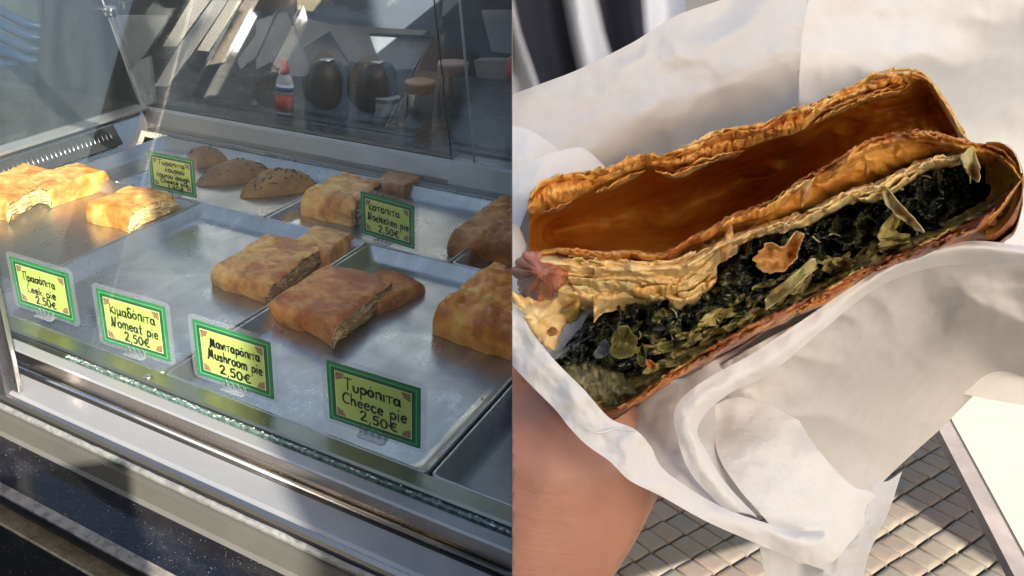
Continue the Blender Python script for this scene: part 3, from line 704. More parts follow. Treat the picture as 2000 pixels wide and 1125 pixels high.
# ------------------------------------------------------------------ pies
def bil(q, u, v):
    return (q[0][0] * (1 - u) * (1 - v) + q[1][0] * u * (1 - v) + q[2][0] * u * v + q[3][0] * (1 - u) * v,
            q[0][1] * (1 - u) * (1 - v) + q[1][1] * u * (1 - v) + q[2][1] * u * v + q[3][1] * (1 - u) * v)
def ed(t, k=.16, p=2.2):
    t = min(max(t / k, 0), 1); return (1 - (1 - t) ** p) ** (1 / p)
def pie(quad, H, label, mat, lmat, seed=0, open_side=True, group=None, puff=.06, rot=0, zb=None, kf=.085, lay=1.0):
    """square filled pie: folded round on three sides, cut open with showing layers on u = 1"""
    zb = (FLOOR + .001) if zb is None else zb; H *= .88
    q = [plane(x, y, zb)[:2] for x, y in quad]
    q = q[rot:] + q[:rot]
    c = bil(q, .5, .5)
    t = thing('filled_pie', V(c[0], c[1], zb), label, 'pie', group)
    nu, nv = 84, 72; so = seed * 7.3
    L = ((q[1][0] - q[0][0]) ** 2 + (q[1][1] - q[0][1]) ** 2) ** .5
    def top(u, v):
        x, y = bil(q, u, v)
        e = ed(v, kf) * ed(1 - v, kf * .9) * ed(u, kf * 1.2) * (1 if open_side else ed(1 - u, kf))
        bulge = 1 - puff * ((2 * u - 1) ** 2 * .5 + (2 * v - 1) ** 2 * .5)
        n = fb(x, y, so, 6, 2) * .26 + fb(x + 5, y, so, 18, 2) * .14 + fb(x, y + 3, so, 55, 2) * .05
        z = H * e * (bulge + n * .55)
        return x, y, z
    def wob(u, v):
        # uneven outline
        a = fb(v * 2.2, so, 0, 1, 3) * .05; b2 = fb(u * 2.2, so + 9, 0, 1, 3) * .05
        return u + a * (abs(2 * u - 1) ** 2), v + b2 * (abs(2 * v - 1) ** 2)
    bm = bmesh.new(); P = []
    for i in range(nu + 1):
        u = i / nu; row = []
        u2 = .5 - .5 * math.cos(math.pi * u) if not open_side else 1 - (1 - u) ** 1.0
        for j in range(nv + 1):
            v = .5 - .5 * math.cos(math.pi * j / nv); uu, vv = wob(u2, v)
            x, y = bil(q, uu, vv); _, _, z = top(u2, v)
            if open_side and u > .90:      # the crust droops and frays at the cut side
                z *= 1 - .10 * ((u - .90) / .10) ** 2 + .06 * fb(v * 20, so, 1)
            ez = z / H
            # the base tucks in
            cx, cy = c; f = 1 - .05 * (1 - min(1, ez * 2.5)) 
            row.append(V(cx + (x - cx) * f, cy + (y - cy) * f, zb + max(z, 0)))
        P.append(row)
    grid(bm, P)
    # underside skirt
    finish('crust', bm, mat, t, 'L')
    bm = bmesh.new(); P = []
    for (u, v) in [(u, 0) for u in np.linspace(0, 1, 30)] + [(1, v) for v in np.linspace(0, 1, 30)] + [(u, 1) for u in np.linspace(1, 0, 30)] + [(0, v) for v in np.linspace(1, 0, 30)]:
        uu, vv = wob(u, v); x, y = bil(q, uu, vv); cx, cy = c
        P.append([V(cx + (x - cx) * .955, cy + (y - cy) * .955, zb + .004 + .10 * H * .3), V(cx + (x - cx) * .93, cy + (y - cy) * .93, zb)])
    grid(bm, P); finish('base', bm, mat, t, 'L')
    if open_side:
        bm = bmesh.new(); P = []; nl = 26; nvv = 90
        for j in range(nvv + 1):
            v = .5 - .5 * math.cos(math.pi * j / nvv); row = []
            uu, vv = wob(1.0, v); x, y = bil(q, uu, vv); _, _, zt = top(1.0, v)
            zt *= .90 + .06 * fb(v * 20, so, 1)
            dx, dy = (q[1][0] - q[0][0]) / L, (q[1][1] - q[0][1]) / L
            for k in range(nl + 1):
                h = k / nl; z = zb + .001 + max(zt, .0) * h
                lump = (-.012 + .016 * math.sin(math.pi * (1 - h)) + .006 * math.sin(h * 40 + fb(v * 6, so, 2) * 8) * lay + .012 * fb(v * 9, h * 5, so + 3)) * min(1, zt / H * 1.5)
                if k == nl: lump = .001
                row.append(V(x + dx * lump, y + dy * lump, z))
            P.append(row)
        grid(bm, P); finish('layered_edge', bm, lmat, t, 'L')
        # a few loose leaves of pastry sticking out of the cut side
        for s in range(5):
            bm = bmesh.new(); h = .25 + .13 * s; rn = random.Random(seed * 10 + s); v0 = rn.uniform(.05, .3); v1 = rn.uniform(.6, .95); P = []
            for j in range(40):
                v = v0 + (v1 - v0) * j / 39; uu, vv = wob(1.0, v); x, y = bil(q, uu, vv); _, _, zt = top(1.0, v)
                w = .010 * math.sin(math.pi * j / 39) ** .5 * (1 + .5 * fb(v * 14, s, so)); z = zb + zt * h * .93 + .002 * fb(v * 8, s, so + 5)
                P.append([V(x - dx * .012, y - dy * .012, z + .001), V(x + dx * w * .5, y + dy * w * .5, z + .001), V(x + dx * w, y + dy * w, z - .002)])
            grid(bm, P); finish('pastry_leaf', bm, lmat, t, 'L')
    return t
M_cr_pale = pastry('pale_crust', (0.72, 0.48, 0.17), (0.64, 0.32, 0.07), (0.44, 0.16, 0.025), 20, -.01, .35)
M_cr_tan = pastry('tan_crust', (0.72, 0.45, 0.16), (0.60, 0.31, 0.085), (0.38, 0.14, 0.035), 24, -.02, .42)
M_cr_rust = pastry('rust_crust', (0.66, 0.33, 0.095), (0.54, 0.20, 0.042), (0.34, 0.09, 0.018), 22, -.045, .40)
M_cr_gold = pastry('gold_crust', (0.95, 0.50, 0.10), (0.88, 0.31, 0.035), (0.55, 0.13, 0.012), 15, -.035, .30)
M_cr_dull = pastry('dull_crust', (0.50, 0.29, 0.14), (0.38, 0.19, 0.08), (0.25, 0.11, 0.045), 20, -.02, .5)
M_lay_pale = layersmat('pale_layers', (0.80, 0.66, 0.36), (0.64, 0.42, 0.14))
M_lay_tan = layersmat('tan_layers', (0.62, 0.46, 0.24), (0.38, 0.21, 0.08))
M_lay_brown = layersmat('brown_layers', (0.38, 0.24, 0.13), (0.20, 0.10, 0.05))
gL, gM, gC = 'leek pies on the left tray', 'mushroom pies', 'cheese pies on the right trays'
pie([(45, 382), (100, 406), (220, 367), (160, 345)], .075, 'pale leek pie with a wide flaky side, tucked behind the leftmost pie', M_cr_pale, M_lay_pale, 1, group=gL, rot=3)
pie([(-75, 412), (18, 437), (132, 362), (45, 345)], .078, 'pale golden leek pie cut off by the left border', M_cr_pale, M_lay_pale, 2, group=gL)
pie([(163, 432), (253, 456), (344, 410), (255, 392)], .072, 'golden leek pie standing alone by the black seam, sunlit front', M_cr_pale, M_lay_pale, 3, group=gL)
pie([(562, 510), (645, 530), (692, 486), (612, 468)], .062, 'mushroom pie lying behind the tan one, one rounded end showing', M_cr_tan, M_lay_tan, 4, False, gM)
pie([(403, 554), (517, 600), (640, 508), (515, 488)], .066, 'tan mushroom pie with a folded side along the dark seam', M_cr_tan, M_lay_brown, 5, True, gM)
pie([(672, 595), (742, 618), (834, 574), (745, 540)], .052, 'rust-coloured cheese pie, rounded, half hidden behind the square one', M_cr_rust, M_lay_tan, 6, False, gC, .45)
pie([(515, 622), (652, 680), (770, 582), (640, 545)], .064, 'square rust-brown cheese pie in the middle with pale flaky side', M_cr_rust, M_lay_tan, 7, True, gC)
pie([(840, 655), (1012, 716), (1110, 600), (950, 560)], .100, 'largest glossy golden pie at the lower right of the case', M_cr_gold, M_lay_pale, 8, True, gC)
pie([(868, 497), (1015, 522), (1090, 440), (975, 425)], .095, 'golden-brown pie at the right behind the largest one', M_cr_rust, M_lay_tan, 9, True, gC)
pie([(725, 382), (790, 391), (826, 371), (765, 352)], .060, 'dull brown pie at the back, right of the blistered one', M_cr_dull, M_lay_brown, 10, False, 'nochicken pies')
pie([(582, 420), (688, 446), (742, 398), (672, 374)], .100, 'tall blistered tan pie just left of the chicken pie card', M_cr_tan, M_lay_brown, 11, True, 'nochicken pies')
# smooth oval pies with seeds
M_kou = pastry('smooth_crust', (0.20, 0.12, 0.05), (0.15, 0.083, 0.033), (0.10, 0.055, 0.022), 12, .0, .65, .35)
M_kou2 = pastry('smooth_crust_gold', (0.32, 0.19, 0.06), (0.20, 0.11, 0.038), (0.12, 0.065, 0.025), 10, .0, .65, .35)
M_seed = simple('black_seed', (0.012, 0.010, 0.008), 0.4)
def loaf(p0, p1, wl, H, label, mat, seeds, seed):
    a = Vector(plane(*p0, FLOOR)[:2]); b2 = Vector(plane(*p1, FLOOR)[:2]); c = (a + b2) / 2; d = (b2 - a); L = d.length; d /= L; n = Vector((-d.y, d.x))
    t = thing('oval_pie', V(c.x, c.y, FLOOR), label, 'pie', 'seeded oval pies')
    bm = bmesh.new(); P = []; nu, nv = 64, 40
    def pt(s, k):       # s along 0..1, k across -1..1
        w = wl * (max(0, math.sin(math.pi * min(1, max(0, s)) ** 1.15)) ** .55)
        x = a + d * (L * s) + n * (w * k * .5 + wl * .16 * (1 - (2 * s - 1) ** 2))
        z = H * max(0, math.sin(math.pi * s ** 1.2)) ** .6 * max(0, 1 - abs(k) ** 2.3) ** .5
        z *= 1 + .10 * fb(x.x, x.y, seed, 12, 3)
        return V(x.x, x.y, FLOOR + .001 + z)
    for i in range(nu + 1):
        s = .5 - .5 * math.cos(math.pi * i / nu)
        P.append([pt(s, math.sin(math.pi / 2 * (2 * j / nv - 1))) for j in range(nv + 1)])
    grid(bm, P); bmesh.ops.remove_doubles(bm, verts=bm.verts, dist=1e-6); finish('crust', bm, mat, t, 'L')
    rn = random.Random(seed); bm = bmesh.new()
    for i in range(seeds):
        s = rn.uniform(.15, .9); k = rn.uniform(-.85, .35); p = pt(s, k)
        r = bmesh.ops.create_icosphere(bm, subdivisions=1, radius=.0026)
        for v in r['verts']: v.co = Vector((v.co.x * 1.1, v.co.y, v.co.z * .6)) + p + Vector((0, 0, .0006))
    if seeds: tag(finish('seeds', bm, M_seed, t, 'L'), kind='stuff')
    return t
loaf((350, 326), (446, 316), .16, .060, 'plain dark oval pie farthest back, behind the five-line card', M_kou, 3, 21)
loaf((382, 362), (534, 340), .16, .060, 'brown oval pie, the middle one of the three, sparsely seeded', M_kou, 14, 22)
loaf((469, 386), (616, 360), .16, .066, 'oval pie with a sunlit yellow end and many black seeds', M_kou2, 34, 23)
# crumbs
def crumbs(cx, cy, n, Z, spread, s, label, seed):
    bm = bmesh.new(); rn = random.Random(seed)
    for i in range(n):
        p = plane(cx + rn.gauss(0, spread), cy + rn.gauss(0, spread * .5), Z); k = s * rn.uniform(.4, 1.3)
        vs = [bm.verts.new(V(p[0] + rn.uniform(-1, 1) * k, p[1] + rn.uniform(-1, 1) * k, Z + rn.uniform(0, 1) * k)) for _ in range(7)]
        bmesh.ops.convex_hull(bm, input=vs)
    tag(finish('pastry_crumbs', bm, M_lay_pale, None, 'L', False), label, 'crumbs', None, 'stuff')
crumbs(855, 892, 3, 0.0, 3, .004, 'yellow crumb on the tray edge near the lower right seam', 1)
crumbs(945, 778, 3, FLOOR, 3, .004, 'yellow crumb on the tray below the largest pie', 2)
crumbs(360, 480, 6, FLOOR, 16, .003, 'tiny crumbs on the empty tray above the nomeat card', 3)
crumbs(720, 640, 14, FLOOR, 60, .002, 'scattered tiny crumbs around the square cheese pie', 4)
crumbs(450, 610, 10, FLOOR, 40, .002, 'scattered tiny crumbs in front of the tan mushroom pie', 5)

# ------------------------------------------------------------------ the hand-held pie in paper
_G0 = G
RS = 1.12
def G(px, py, d): return _G0(px, py, d * RS)      # the hand is held a little beyond arm's bend
def crv(pts):
    xs = np.array([p[0] for p in pts], float); ys = np.array([p[1] for p in pts], float)
    def f(x):
        # monotone smooth interpolation
        x = np.asarray(x, float); i = np.clip(np.searchsorted(xs, x) - 1, 0, len(xs) - 2)
        h = xs[i + 1] - xs[i]; t = np.clip((x - xs[i]) / h, 0, 1)
        m = np.gradient(ys, xs)
        a = (2 * t ** 3 - 3 * t ** 2 + 1); b2 = (t ** 3 - 2 * t ** 2 + t) * h; c = -2 * t ** 3 + 3 * t ** 2; d = (t ** 3 - t ** 2) * h
        return a * ys[i] + b2 * m[i] + c * ys[i + 1] + d * m[i + 1]
    return f
D0 = .85
cT = crv([(1031, 391), (1053, 360), (1089, 344), (1140, 338), (1196, 324), (1244, 304), (1293, 305), (1329, 293), (1378, 267), (1413, 254), (1500, 239), (1544, 213), (1589, 204), (1651, 176), (1704, 150), (1767, 136), (1802, 142), (1824, 164), (1847, 196), (1869, 236), (1890, 272)])
cT1 = crv([(1031, 420), (1093, 402), (1164, 366), (1209, 346), (1267, 324), (1320, 331), (1369, 313), (1427, 298), (1500, 273), (1567, 253), (1607, 222), (1678, 190), (1749, 174), (1811, 172), (1840, 215), (1870, 262), (1890, 280)])
cM0 = crv([(1031, 491), (1111, 484), (1178, 491), (1231, 487), (1284, 493), (1320, 482), (1347, 464), (1391, 444), (1427, 422), (1500, 395), (1553, 360), (1611, 329), (1660, 298), (1700, 275), (1740, 264), (1811, 256), (1856, 267), (1900, 278), (1953, 293), (1984, 324), (1998, 345)])
cM1 = crv([(1040, 498), (1178, 505), (1284, 514), (1329, 507), (1378, 484), (1444, 458), (1500, 440), (1584, 412), (1647, 380), (1722, 356), (1789, 322), (1864, 305), (1930, 322), (1998, 350)])
cF0 = crv([(1085, 720), (1120, 680), (1150, 640), (1170, 612), (1213, 600), (1289, 602), (1338, 609), (1373, 591), (1400, 538), (1444, 502), (1471, 476), (1500, 468), (1558, 438), (1611, 422), (1678, 402), (1722, 369), (1767, 331), (1811, 324), (1864, 308), (1918, 345), (1985, 365)])
cF1 = crv([(1085, 735), (1142, 772), (1209, 752), (1284, 720), (1351, 667), (1400, 649), (1471, 622), (1500, 609), (1558, 575), (1647, 533), (1704, 507), (1784, 471), (1856, 444), (1927, 404), (1985, 366)])
cB0 = crv([(1085, 740), (1150, 800), (1191, 800), (1249, 769), (1311, 724), (1382, 684), (1444, 649), (1500, 622), (1589, 578), (1678, 529), (1767, 489), (1847, 458), (1944, 400), (1993, 340)])
cB1 = crv([(1085, 760), (1150, 830), (1196, 818), (1284, 756), (1378, 707), (1444, 676), (1500, 640), (1589, 600), (1678, 569), (1776, 516), (1900, 476), (1962, 462), (1989, 427), (2000, 380)])
hp = thing('cut_spinach_pie', G(1500, 700, D0), 'cut spinach pie with crisp golden crust and dark green filling, held in white paper', 'pie')
def sheetband(name, x0, x1, top, bot, dep, mat, nx=300, nt=16, n_amp=0.0, n_sc=(.02, .02), y_amp=0.0, seed=0, parent=None, dn=3, thick=0, label=None, ends=0):
    """surface between two curves; dep(x, t) is the distance in units"""
    bm = bmesh.new(); P = []
    for x in np.linspace(x0, x1, nx):
        ya, yb = float(top(x)), float(bot(x)); row = []
        for j in range(nt + 1):
            t = j / nt; y = ya + (yb - ya) * t
            n = fb(x * n_sc[0], y * n_sc[1], seed, 1, dn)
            edge = y_amp * fb(x * .05, (t > .5) * 3.0, seed + 4, 1, 4) * abs(2 * t - 1) ** 1.5
            row.append(G(x, y + edge, dep(x, t) + n_amp * n))
        P.append(row)
    grid(bm, P)
    o = finish(name, bm, mat, hp if parent is None else parent, 'R')
    if thick:
        s = o.modifiers.new('solid', 'SOLIDIFY'); s.thickness = thick; s.offset = 0
    if label: o['label'] = label
    return o
def smth(x, a, b): t = min(max((x - a) / (b - a), 0), 1); return t * t * (3 - 2 * t)
M_rim = pastry('crisp_rim', (0.80, 0.50, 0.17), (0.66, 0.31, 0.06), (0.46, 0.16, 0.025), 30, .02, .55, .45)
M_pocket = pastry('pocket_crust', (0.84, 0.44, 0.08), (0.74, 0.30, 0.035), (0.55, 0.17, 0.015), 14, .02, .4, .5)
M_doughp = simple('pale_dough', (0.76, 0.55, 0.26), 0.38, 0, 0.2, 45, 0.12, 0.0015, **{'Subsurface Weight': .2, 'Subsurface Scale': .004})
M_under = pastry('under_crust', (0.46, 0.17, 0.05), (0.30, 0.085, 0.02), (0.14, 0.035, 0.01), 60, .0, .35)
M_olive2 = simple('oily_dough', (0.30, 0.23, 0.07), 0.3, 0, 0.4, 90, 0.5, 0.002)
# upper crust: lip, inner pocket and the outer face behind
def lip(amp, d): return lambda x, t: d - amp * math.sin(math.pi * t)
def rimshift(c, dy): return lambda x: c(x) + dy
dtop = lambda x: D0 + .02 + .05 * smth(x, 1780, 1890)
sheetband('crust_lip', 1031, 1890, cT, cT1, lambda x, t: dtop(x) - .022 * math.sin(math.pi * t) + .010 * abs(fb(x * .05, t * 2, 3)), M_rim, 420, 14, .005, (.03, .05), 2.2, 1)
def pocket_d(x, t):
    end = math.sin(math.pi * min(1, max(0, (x - 1025) / 60)) / 2) ; e2 = 1 - smth(x, 1380, 1800) * .90
    return dtop(x) + .004 + (.33 * end * e2) * (math.sin(math.pi * min(1, t * .94 + .0)) ** .75)
sheetband('pocket', 1033, 1889, lambda x: cT1(x) - 4, lambda x: cM0(x) + 14, pocket_d, M_pocket, 240, 40, .014, (.012, .03), 0, 2)
sheetband('upper_crust', 1034, 1889, lambda x: cT(x) + 5, lambda x: cT(x) - 2, lambda x, t: dtop(x) + .0 + .30 * t, M_rim, 160, 10, .004, (.03, .03), 0, 3)
# right end wall of the upper flap folding down
bm = bmesh.new(); P = []
for k in range(40):
    t = k / 39; px = 1800 + 88 * t ** .8; row = []
    for j in range(16):
        s = j / 15; row.append(G(px + 4 - 10 * (1 - s), 145 + (268 - 145) * t ** 1.3 + 4 * s, dtop(px) - .012 + .12 * s ** 1.2 + .004 * fb(k * .2, j * .3)))
    P.append(row)
# middle sheet
dmid = lambda x: D0 - .03 - .01 * smth(x, 1300, 1600)
sheetband('middle_crust_lip', 1036, 1996, cM0, lambda x: cM0(x) + 12 + 10 * smth(x, 1300, 1500), lambda x, t: dmid(x) - .016 * math.sin(math.pi * t), M_rim, 460, 8, .006, (.06, .08), 3.5, 4)
M_orange = pastry('orange_inner_crust', (0.62, 0.31, 0.06), (0.50, 0.20, 0.025), (0.32, 0.10, 0.012), 22, .02, .35, .6)
sheetband('middle_crust', 1300, 1940, lambda x: cM0(x) + 8, lambda x: cM1(x) + 10, lambda x, t: dmid(x) + .004 + .05 * t - .02 * math.sin(math.pi * t), M_orange, 240, 24, .008, (.02, .03), 1.5, 5)
# pale dough folds between the middle crust and the filling
for k, (a, b2, x0, x1, dd) in enumerate([(.0, .34, 1040, 1500, .0), (.22, .62, 1060, 1440, .018), (.5, 1.0, 1090, 1400, .038)]):
    cD = lambda x: np.minimum(cF0(x), 640) if x > 1160 else 600 - (1160 - x) * .1
    sheetband('dough_fold', x0, x1, lambda x, a=a: cM1(x) - 6 + (cD(x) - cM1(x)) * a, lambda x, b2=b2: cM1(x) + (cD(x) - cM1(x)) * b2 + 6,
              lambda x, t, dd=dd, k=k: dmid(x) + dd - .030 * math.sin(math.pi * min(1, t * 1.1)) + .014 * fb(x * .018, t * 2 + k, k), M_doughp, 240, 26, .010, (.010, .03), 3.0, 6 + k)
# thin pale membrane along the top of the filling
sheetband('dough_fold', 1380, 1900, lambda x: cM1(x) - 6, lambda x: cM1(x) + 16 + 6 * math.sin(x * .05), lambda x, t: dmid(x) + .012 - .012 * math.sin(math.pi * t), M_doughp, 260, 10, .008, (.05, .08), 7.0, 12)
# bottom dough and red-brown bottom crust
sheetband('bottom_dough', 1085, 1990, lambda x: cF1(x) - 16, lambda x: cB0(x) + 6, lambda x, t: D0 + .0 - .03 * t + .006 * math.sin(t * 9), M_olive2, 320, 16, .008, (.04, .09), 4, 14)
sheetband('bottom_crust', 1085, 1998, lambda x: cB0(x) - 3, lambda x: cB1(x) + 4, lambda x, t: D0 - .030 - .016 * math.sin(math.pi * t) + .05 * t ** 3, M_under, 360, 14, .006, (.03, .12), 3, 15)
sheetband('bottom_crust', 1085, 1998, lambda x: cB1(x) + 2, lambda x: cB1(x) + 10, lambda x, t: D0 - .01 + .25 * t, M_under, 200, 8, .004, (.03, .1), 0, 16)
# right end: rounded golden end of the pie
bm = bmesh.new(); P = []
for i in range(50):
    a = -math.pi / 2 + math.pi * i / 49; row = []
    for j in range(24):
        s = j / 23; r = 1 - .10 * s
        cx, cy = 1925, 372; px = cx + (72 * math.cos(a)) * (1 + .05 * fb(a, s, 3)) + 2 * s; py = cy + 92 * math.sin(a) - 22 * math.cos(a) + 3 * fb(a * 3, s * 3, 8)
        row.append(G(px, py, D0 - .055 + .34 * s ** 1.3))
    P.append(row)
grid(bm, P); finish('end_crust', bm, pastry('end_crust', (0.66, 0.45, 0.17), (0.50, 0.27, 0.08), (0.28, 0.11, 0.03), 34, .01, .45), hp, 'R')
bm = bmesh.new(); P = []
for i in range(50):
    a = -math.pi / 2 + math.pi * i / 49; row = []
    for j in range(14):
        s = j / 13; q = 1 - .85 * s; cx, cy = 1925, 372
        row.append(G(cx + 70 * q * math.cos(a), cy + (92 * q) * math.sin(a) - 22 * q * math.cos(a), D0 - .056 + .06 * math.sin(s * 1.5)))
    P.append(row)
grid(bm, P); finish('end_pocket', bm, pastry('golden_inner', (0.60, 0.36, 0.06), (0.46, 0.22, 0.025), (0.24, 0.08, 0.01), 20, .0, .3), hp, 'R')

def flakes(name, c, x0, x1, num, d, seed, mats, spread=6, back=.05, inner=26, sgn=1, lmin=50, lmax=230):
    rf = random.Random(seed)
    for k in range(num):
        l = rf.uniform(lmin, lmax); a = rf.uniform(x0 - 20, x1 - l * .6); b_ = min(a + l, x1); a = max(a, x0); off = rf.uniform(-spread, spread * 1.4); sd2 = rf.uniform(0, 99)
        dk = d + rf.uniform(-.016, .012); P = []; n = max(14, int((b_ - a) / 2.2))
        for i in range(n + 1):
            x = a + (b_ - a) * i / n; en = math.sin(math.pi * i / n) ** .35
            rag = (4.0 * fb(x * .02, sd2, 1, 1, 2) + 3.2 * fb(x * .10, sd2, 2, 1, 3) + 2.0 * (1 if fb(x * .045, sd2, 5, 1, 2) > .12 else 0))
            y = float(c(x)) + off; row = []
            for j in range(5):
                t = j / 4
                row.append(G(x, y + rag * (1 - t) ** 1.5 + sgn * inner * en * t + 3 * fb(x * .04, t, sd2), dk + back * t ** .8 - .010 * math.sin(math.pi * t) * (1 + fb(x * .03, sd2, 3)) + .008 * fb(x * .03, t * 2, sd2)))
            P.append(row)
        bm = bmesh.new(); grid(bm, P); o = finish(name, bm, rf.choice(mats), hp, 'R'); o['cap'] = False
        m_ = o.modifiers.new('solid', 'SOLIDIFY'); m_.thickness = .0005; m_.offset = 0
M_fl1 = pastry('flake_gold', (0.86, 0.56, 0.20), (0.74, 0.36, 0.08), (0.50, 0.18, 0.03), 26, .02, .4, .5)
M_fl2 = pastry('flake_pale', (0.88, 0.68, 0.34), (0.80, 0.52, 0.18), (0.60, 0.28, 0.06), 30, .04, .4, .5)
M_fl3 = pastry('flake_brown', (0.62, 0.29, 0.07), (0.48, 0.17, 0.03), (0.30, 0.08, 0.015), 30, .0, .4, .5)
flakes('flaky_layer', cT, 1033, 1885, 26, D0 - .002, 1, (M_fl1, M_fl1, M_fl3, M_fl2), 5, .03, 20)
flakes('flaky_layer', cT1, 1060, 1780, 14, D0 + .0, 2, (M_fl1, M_fl1, M_fl3), 5, .05, 12, 1, 40, 120)
flakes('flaky_layer', cM0, 1040, 1990, 26, D0 - .05, 3, (M_fl1, M_fl3, M_fl3), 4, .03, 20)
flakes('flaky_layer', lambda x: cM1(x) + 4, 1100, 1890, 20, D0 - .045, 4, (M_doughp, M_fl2, M_doughp), 9, .03, 18)
flakes('flaky_layer', lambda x: cM1(x) + 34, 1060, 1400, 14, D0 - .03, 5, (M_doughp, M_fl2), 24, .03, 26)
flakes('flaky_layer', lambda x: cB0(x) + 4, 1180, 1995, 26, D0 - .056, 6, (M_under, M_fl3, M_under), 7, .02, 14)
flakes('flaky_layer', cB0, 1200, 1900, 10, D0 - .05, 7, (M_fl1, M_olive2), 6, .02, 10, 1, 30, 110)

# ---- filling: a lumpy dark mass with crumpled leaves and pale strands
def leafmat():
    m, nt, b = newmat('cooked_spinach'); v = coords(nt)
    n = ntex(nt, v, 70, 5, .6); n2 = ntex(nt, v, 26, 3)
    c = ramp(nt, n2, [(.34, (0.010, 0.014, 0.013)), (.47, (0.030, 0.040, 0.020)), (.60, (0.10, 0.105, 0.03)), (.74, (0.26, 0.22, 0.07))])
    c = mixc(nt, ramp(nt, n, [(.55, 0.0), (.8, .7)]), c, (0.03, 0.04, 0.035))
    nt.links.new(c, b.inputs['Base Color']); b.inputs['Roughness'].default_value = .16; b.inputs['Coat Weight'].default_value = .5; b.inputs['Coat Roughness'].default_value = .12
    bump(nt, b, ntex(nt, v, 160, 5), .7, .0016); return m
M_leaf = leafmat()
M_leafd = simple('dark_leaf', (0.012, 0.017, 0.016), .15, 0, .5, 90, .5, .001)
M_leafo = simple('olive_leaf', (0.13, 0.12, 0.035), .2, 0, .4, 70, .5, .001)
M_strand = simple('pale_strand', (0.50, 0.44, 0.20), .35, 0, .3, 80, .3, .0006, **{'Subsurface Weight': .3, 'Subsurface Scale': .003})
sheetband('filling', 1083, 1985, lambda x: cF0(x) - 24, lambda x: cF1(x) + 14, lambda x, t: D0 + .035 - .045 * math.sin(math.pi * t) + .05 * smth(x, 1780, 1900) * math.sin(math.pi * t) + .03 * fb(x * .02, t * 3, 30, 1, 3), M_leaf, 420, 60, .040, (.032, .032), 5, 31, dn=5)
rn = random.Random(11)
def scrap(bm, x, y, d, size, rot, curl, seed, asp=.6, nn=9, jag=.25):
    """a small crumpled leaf or flake, size in pixels"""
    P = []
    for i in range(nn + 1):
        a = i / nn * 2 - 1; row = []
        for j in range(nn + 1):
            b2 = j / nn * 2 - 1
            # square to disc
            u = a * math.sqrt(1 - b2 * b2 / 2); v = b2 * math.sqrt(1 - a * a / 2)
            k = 1 + jag * fb(u * 1.7 + seed, v * 1.7, seed * 1.3, 1, 3)
            px = u * size * k; py = v * size * asp * k
            X = x + px * math.cos(rot) - py * math.sin(rot); Y = y + px * math.sin(rot) + py * math.cos(rot)
            row.append(G(X, Y, d + curl * size * .0005 * (u * u * 1.2 - .5 * v) + size * .00045 * fb(u * 1.6, v * 1.6, seed, 1, 3)))
        P.append(row)
    grid(bm, P)
for mat, num, smin, smax, nm in ((M_leafd, 70, 20, 46, 'dark_leaves'), (M_leaf, 80, 18, 42, 'spinach_leaves'), (M_leafo, 20, 12, 24, 'olive_leaves')):
    bm = bmesh.new()
    for i in range(num):
        x = rn.uniform(1120, 1930); t = rn.uniform(.06, .95); y = float(cF0(x)) * (1 - t) + float(cF1(x)) * t
        if mat is M_leafo and x > 1700 and rn.random() < .7: continue
        scrap(bm, x, y, D0 - .005 + rn.uniform(-.014, .012) + .05 * smth(x, 1780, 1900), rn.uniform(smin, smax), -.5 + rn.gauss(0, .5), rn.uniform(-.9, .9), rn.uniform(0, 99), rn.uniform(.3, .6), 9, .14)
    o = finish(nm, bm, mat, hp, 'R'); tag(o, kind='stuff')
bm = bmesh.new()
for i in range(26):
    x = rn.uniform(1180, 1900); t = rn.uniform(.1, 1.0); y = float(cF0(x)) * (1 - t) + float(cF1(x)) * t
    a = rn.uniform(-.6, 2.4); l = rn.uniform(10, 38); pts = []
    bx, by = rn.uniform(-8, 8), rn.uniform(-8, 8)
    for k in range(6):
        s = k / 5 - .5; pts.append(G(x + l * s * math.cos(a) + bx * (1 - 4 * s * s), y + l * s * math.sin(a) + by * (1 - 4 * s * s), D0 - .022 + .02 * rn.uniform(-1, 1) * abs(s)))
    tube(bm, pts, [.0002, .0004, .0005, .0005, .0004, .0002], 5)
tag(finish('pale_strands', bm, M_strand, hp, 'R'), kind='stuff')
# lumps of pale cheese and dough lying on the lower half of the filling
bm = bmesh.new()
for i in range(85):
    x = rn.uniform(1270, 1770); t = rn.uniform(.60, 1.06); y = float(cF0(x)) * (1 - t) + float(cF1(x)) * t
    scrap(bm, x, y, D0 - .024 + rn.uniform(-.008, .010), rn.uniform(10, 34), -.45 + rn.uniform(-.5, .5), rn.uniform(-2, 2), rn.uniform(0, 99), rn.uniform(.22, .42), 9, .10)
tag(finish('cheese_curds', bm, simple('curd', (0.50, 0.42, 0.16), .35, 0, .35, 60, .5, .0015), hp, 'R'), kind='stuff')
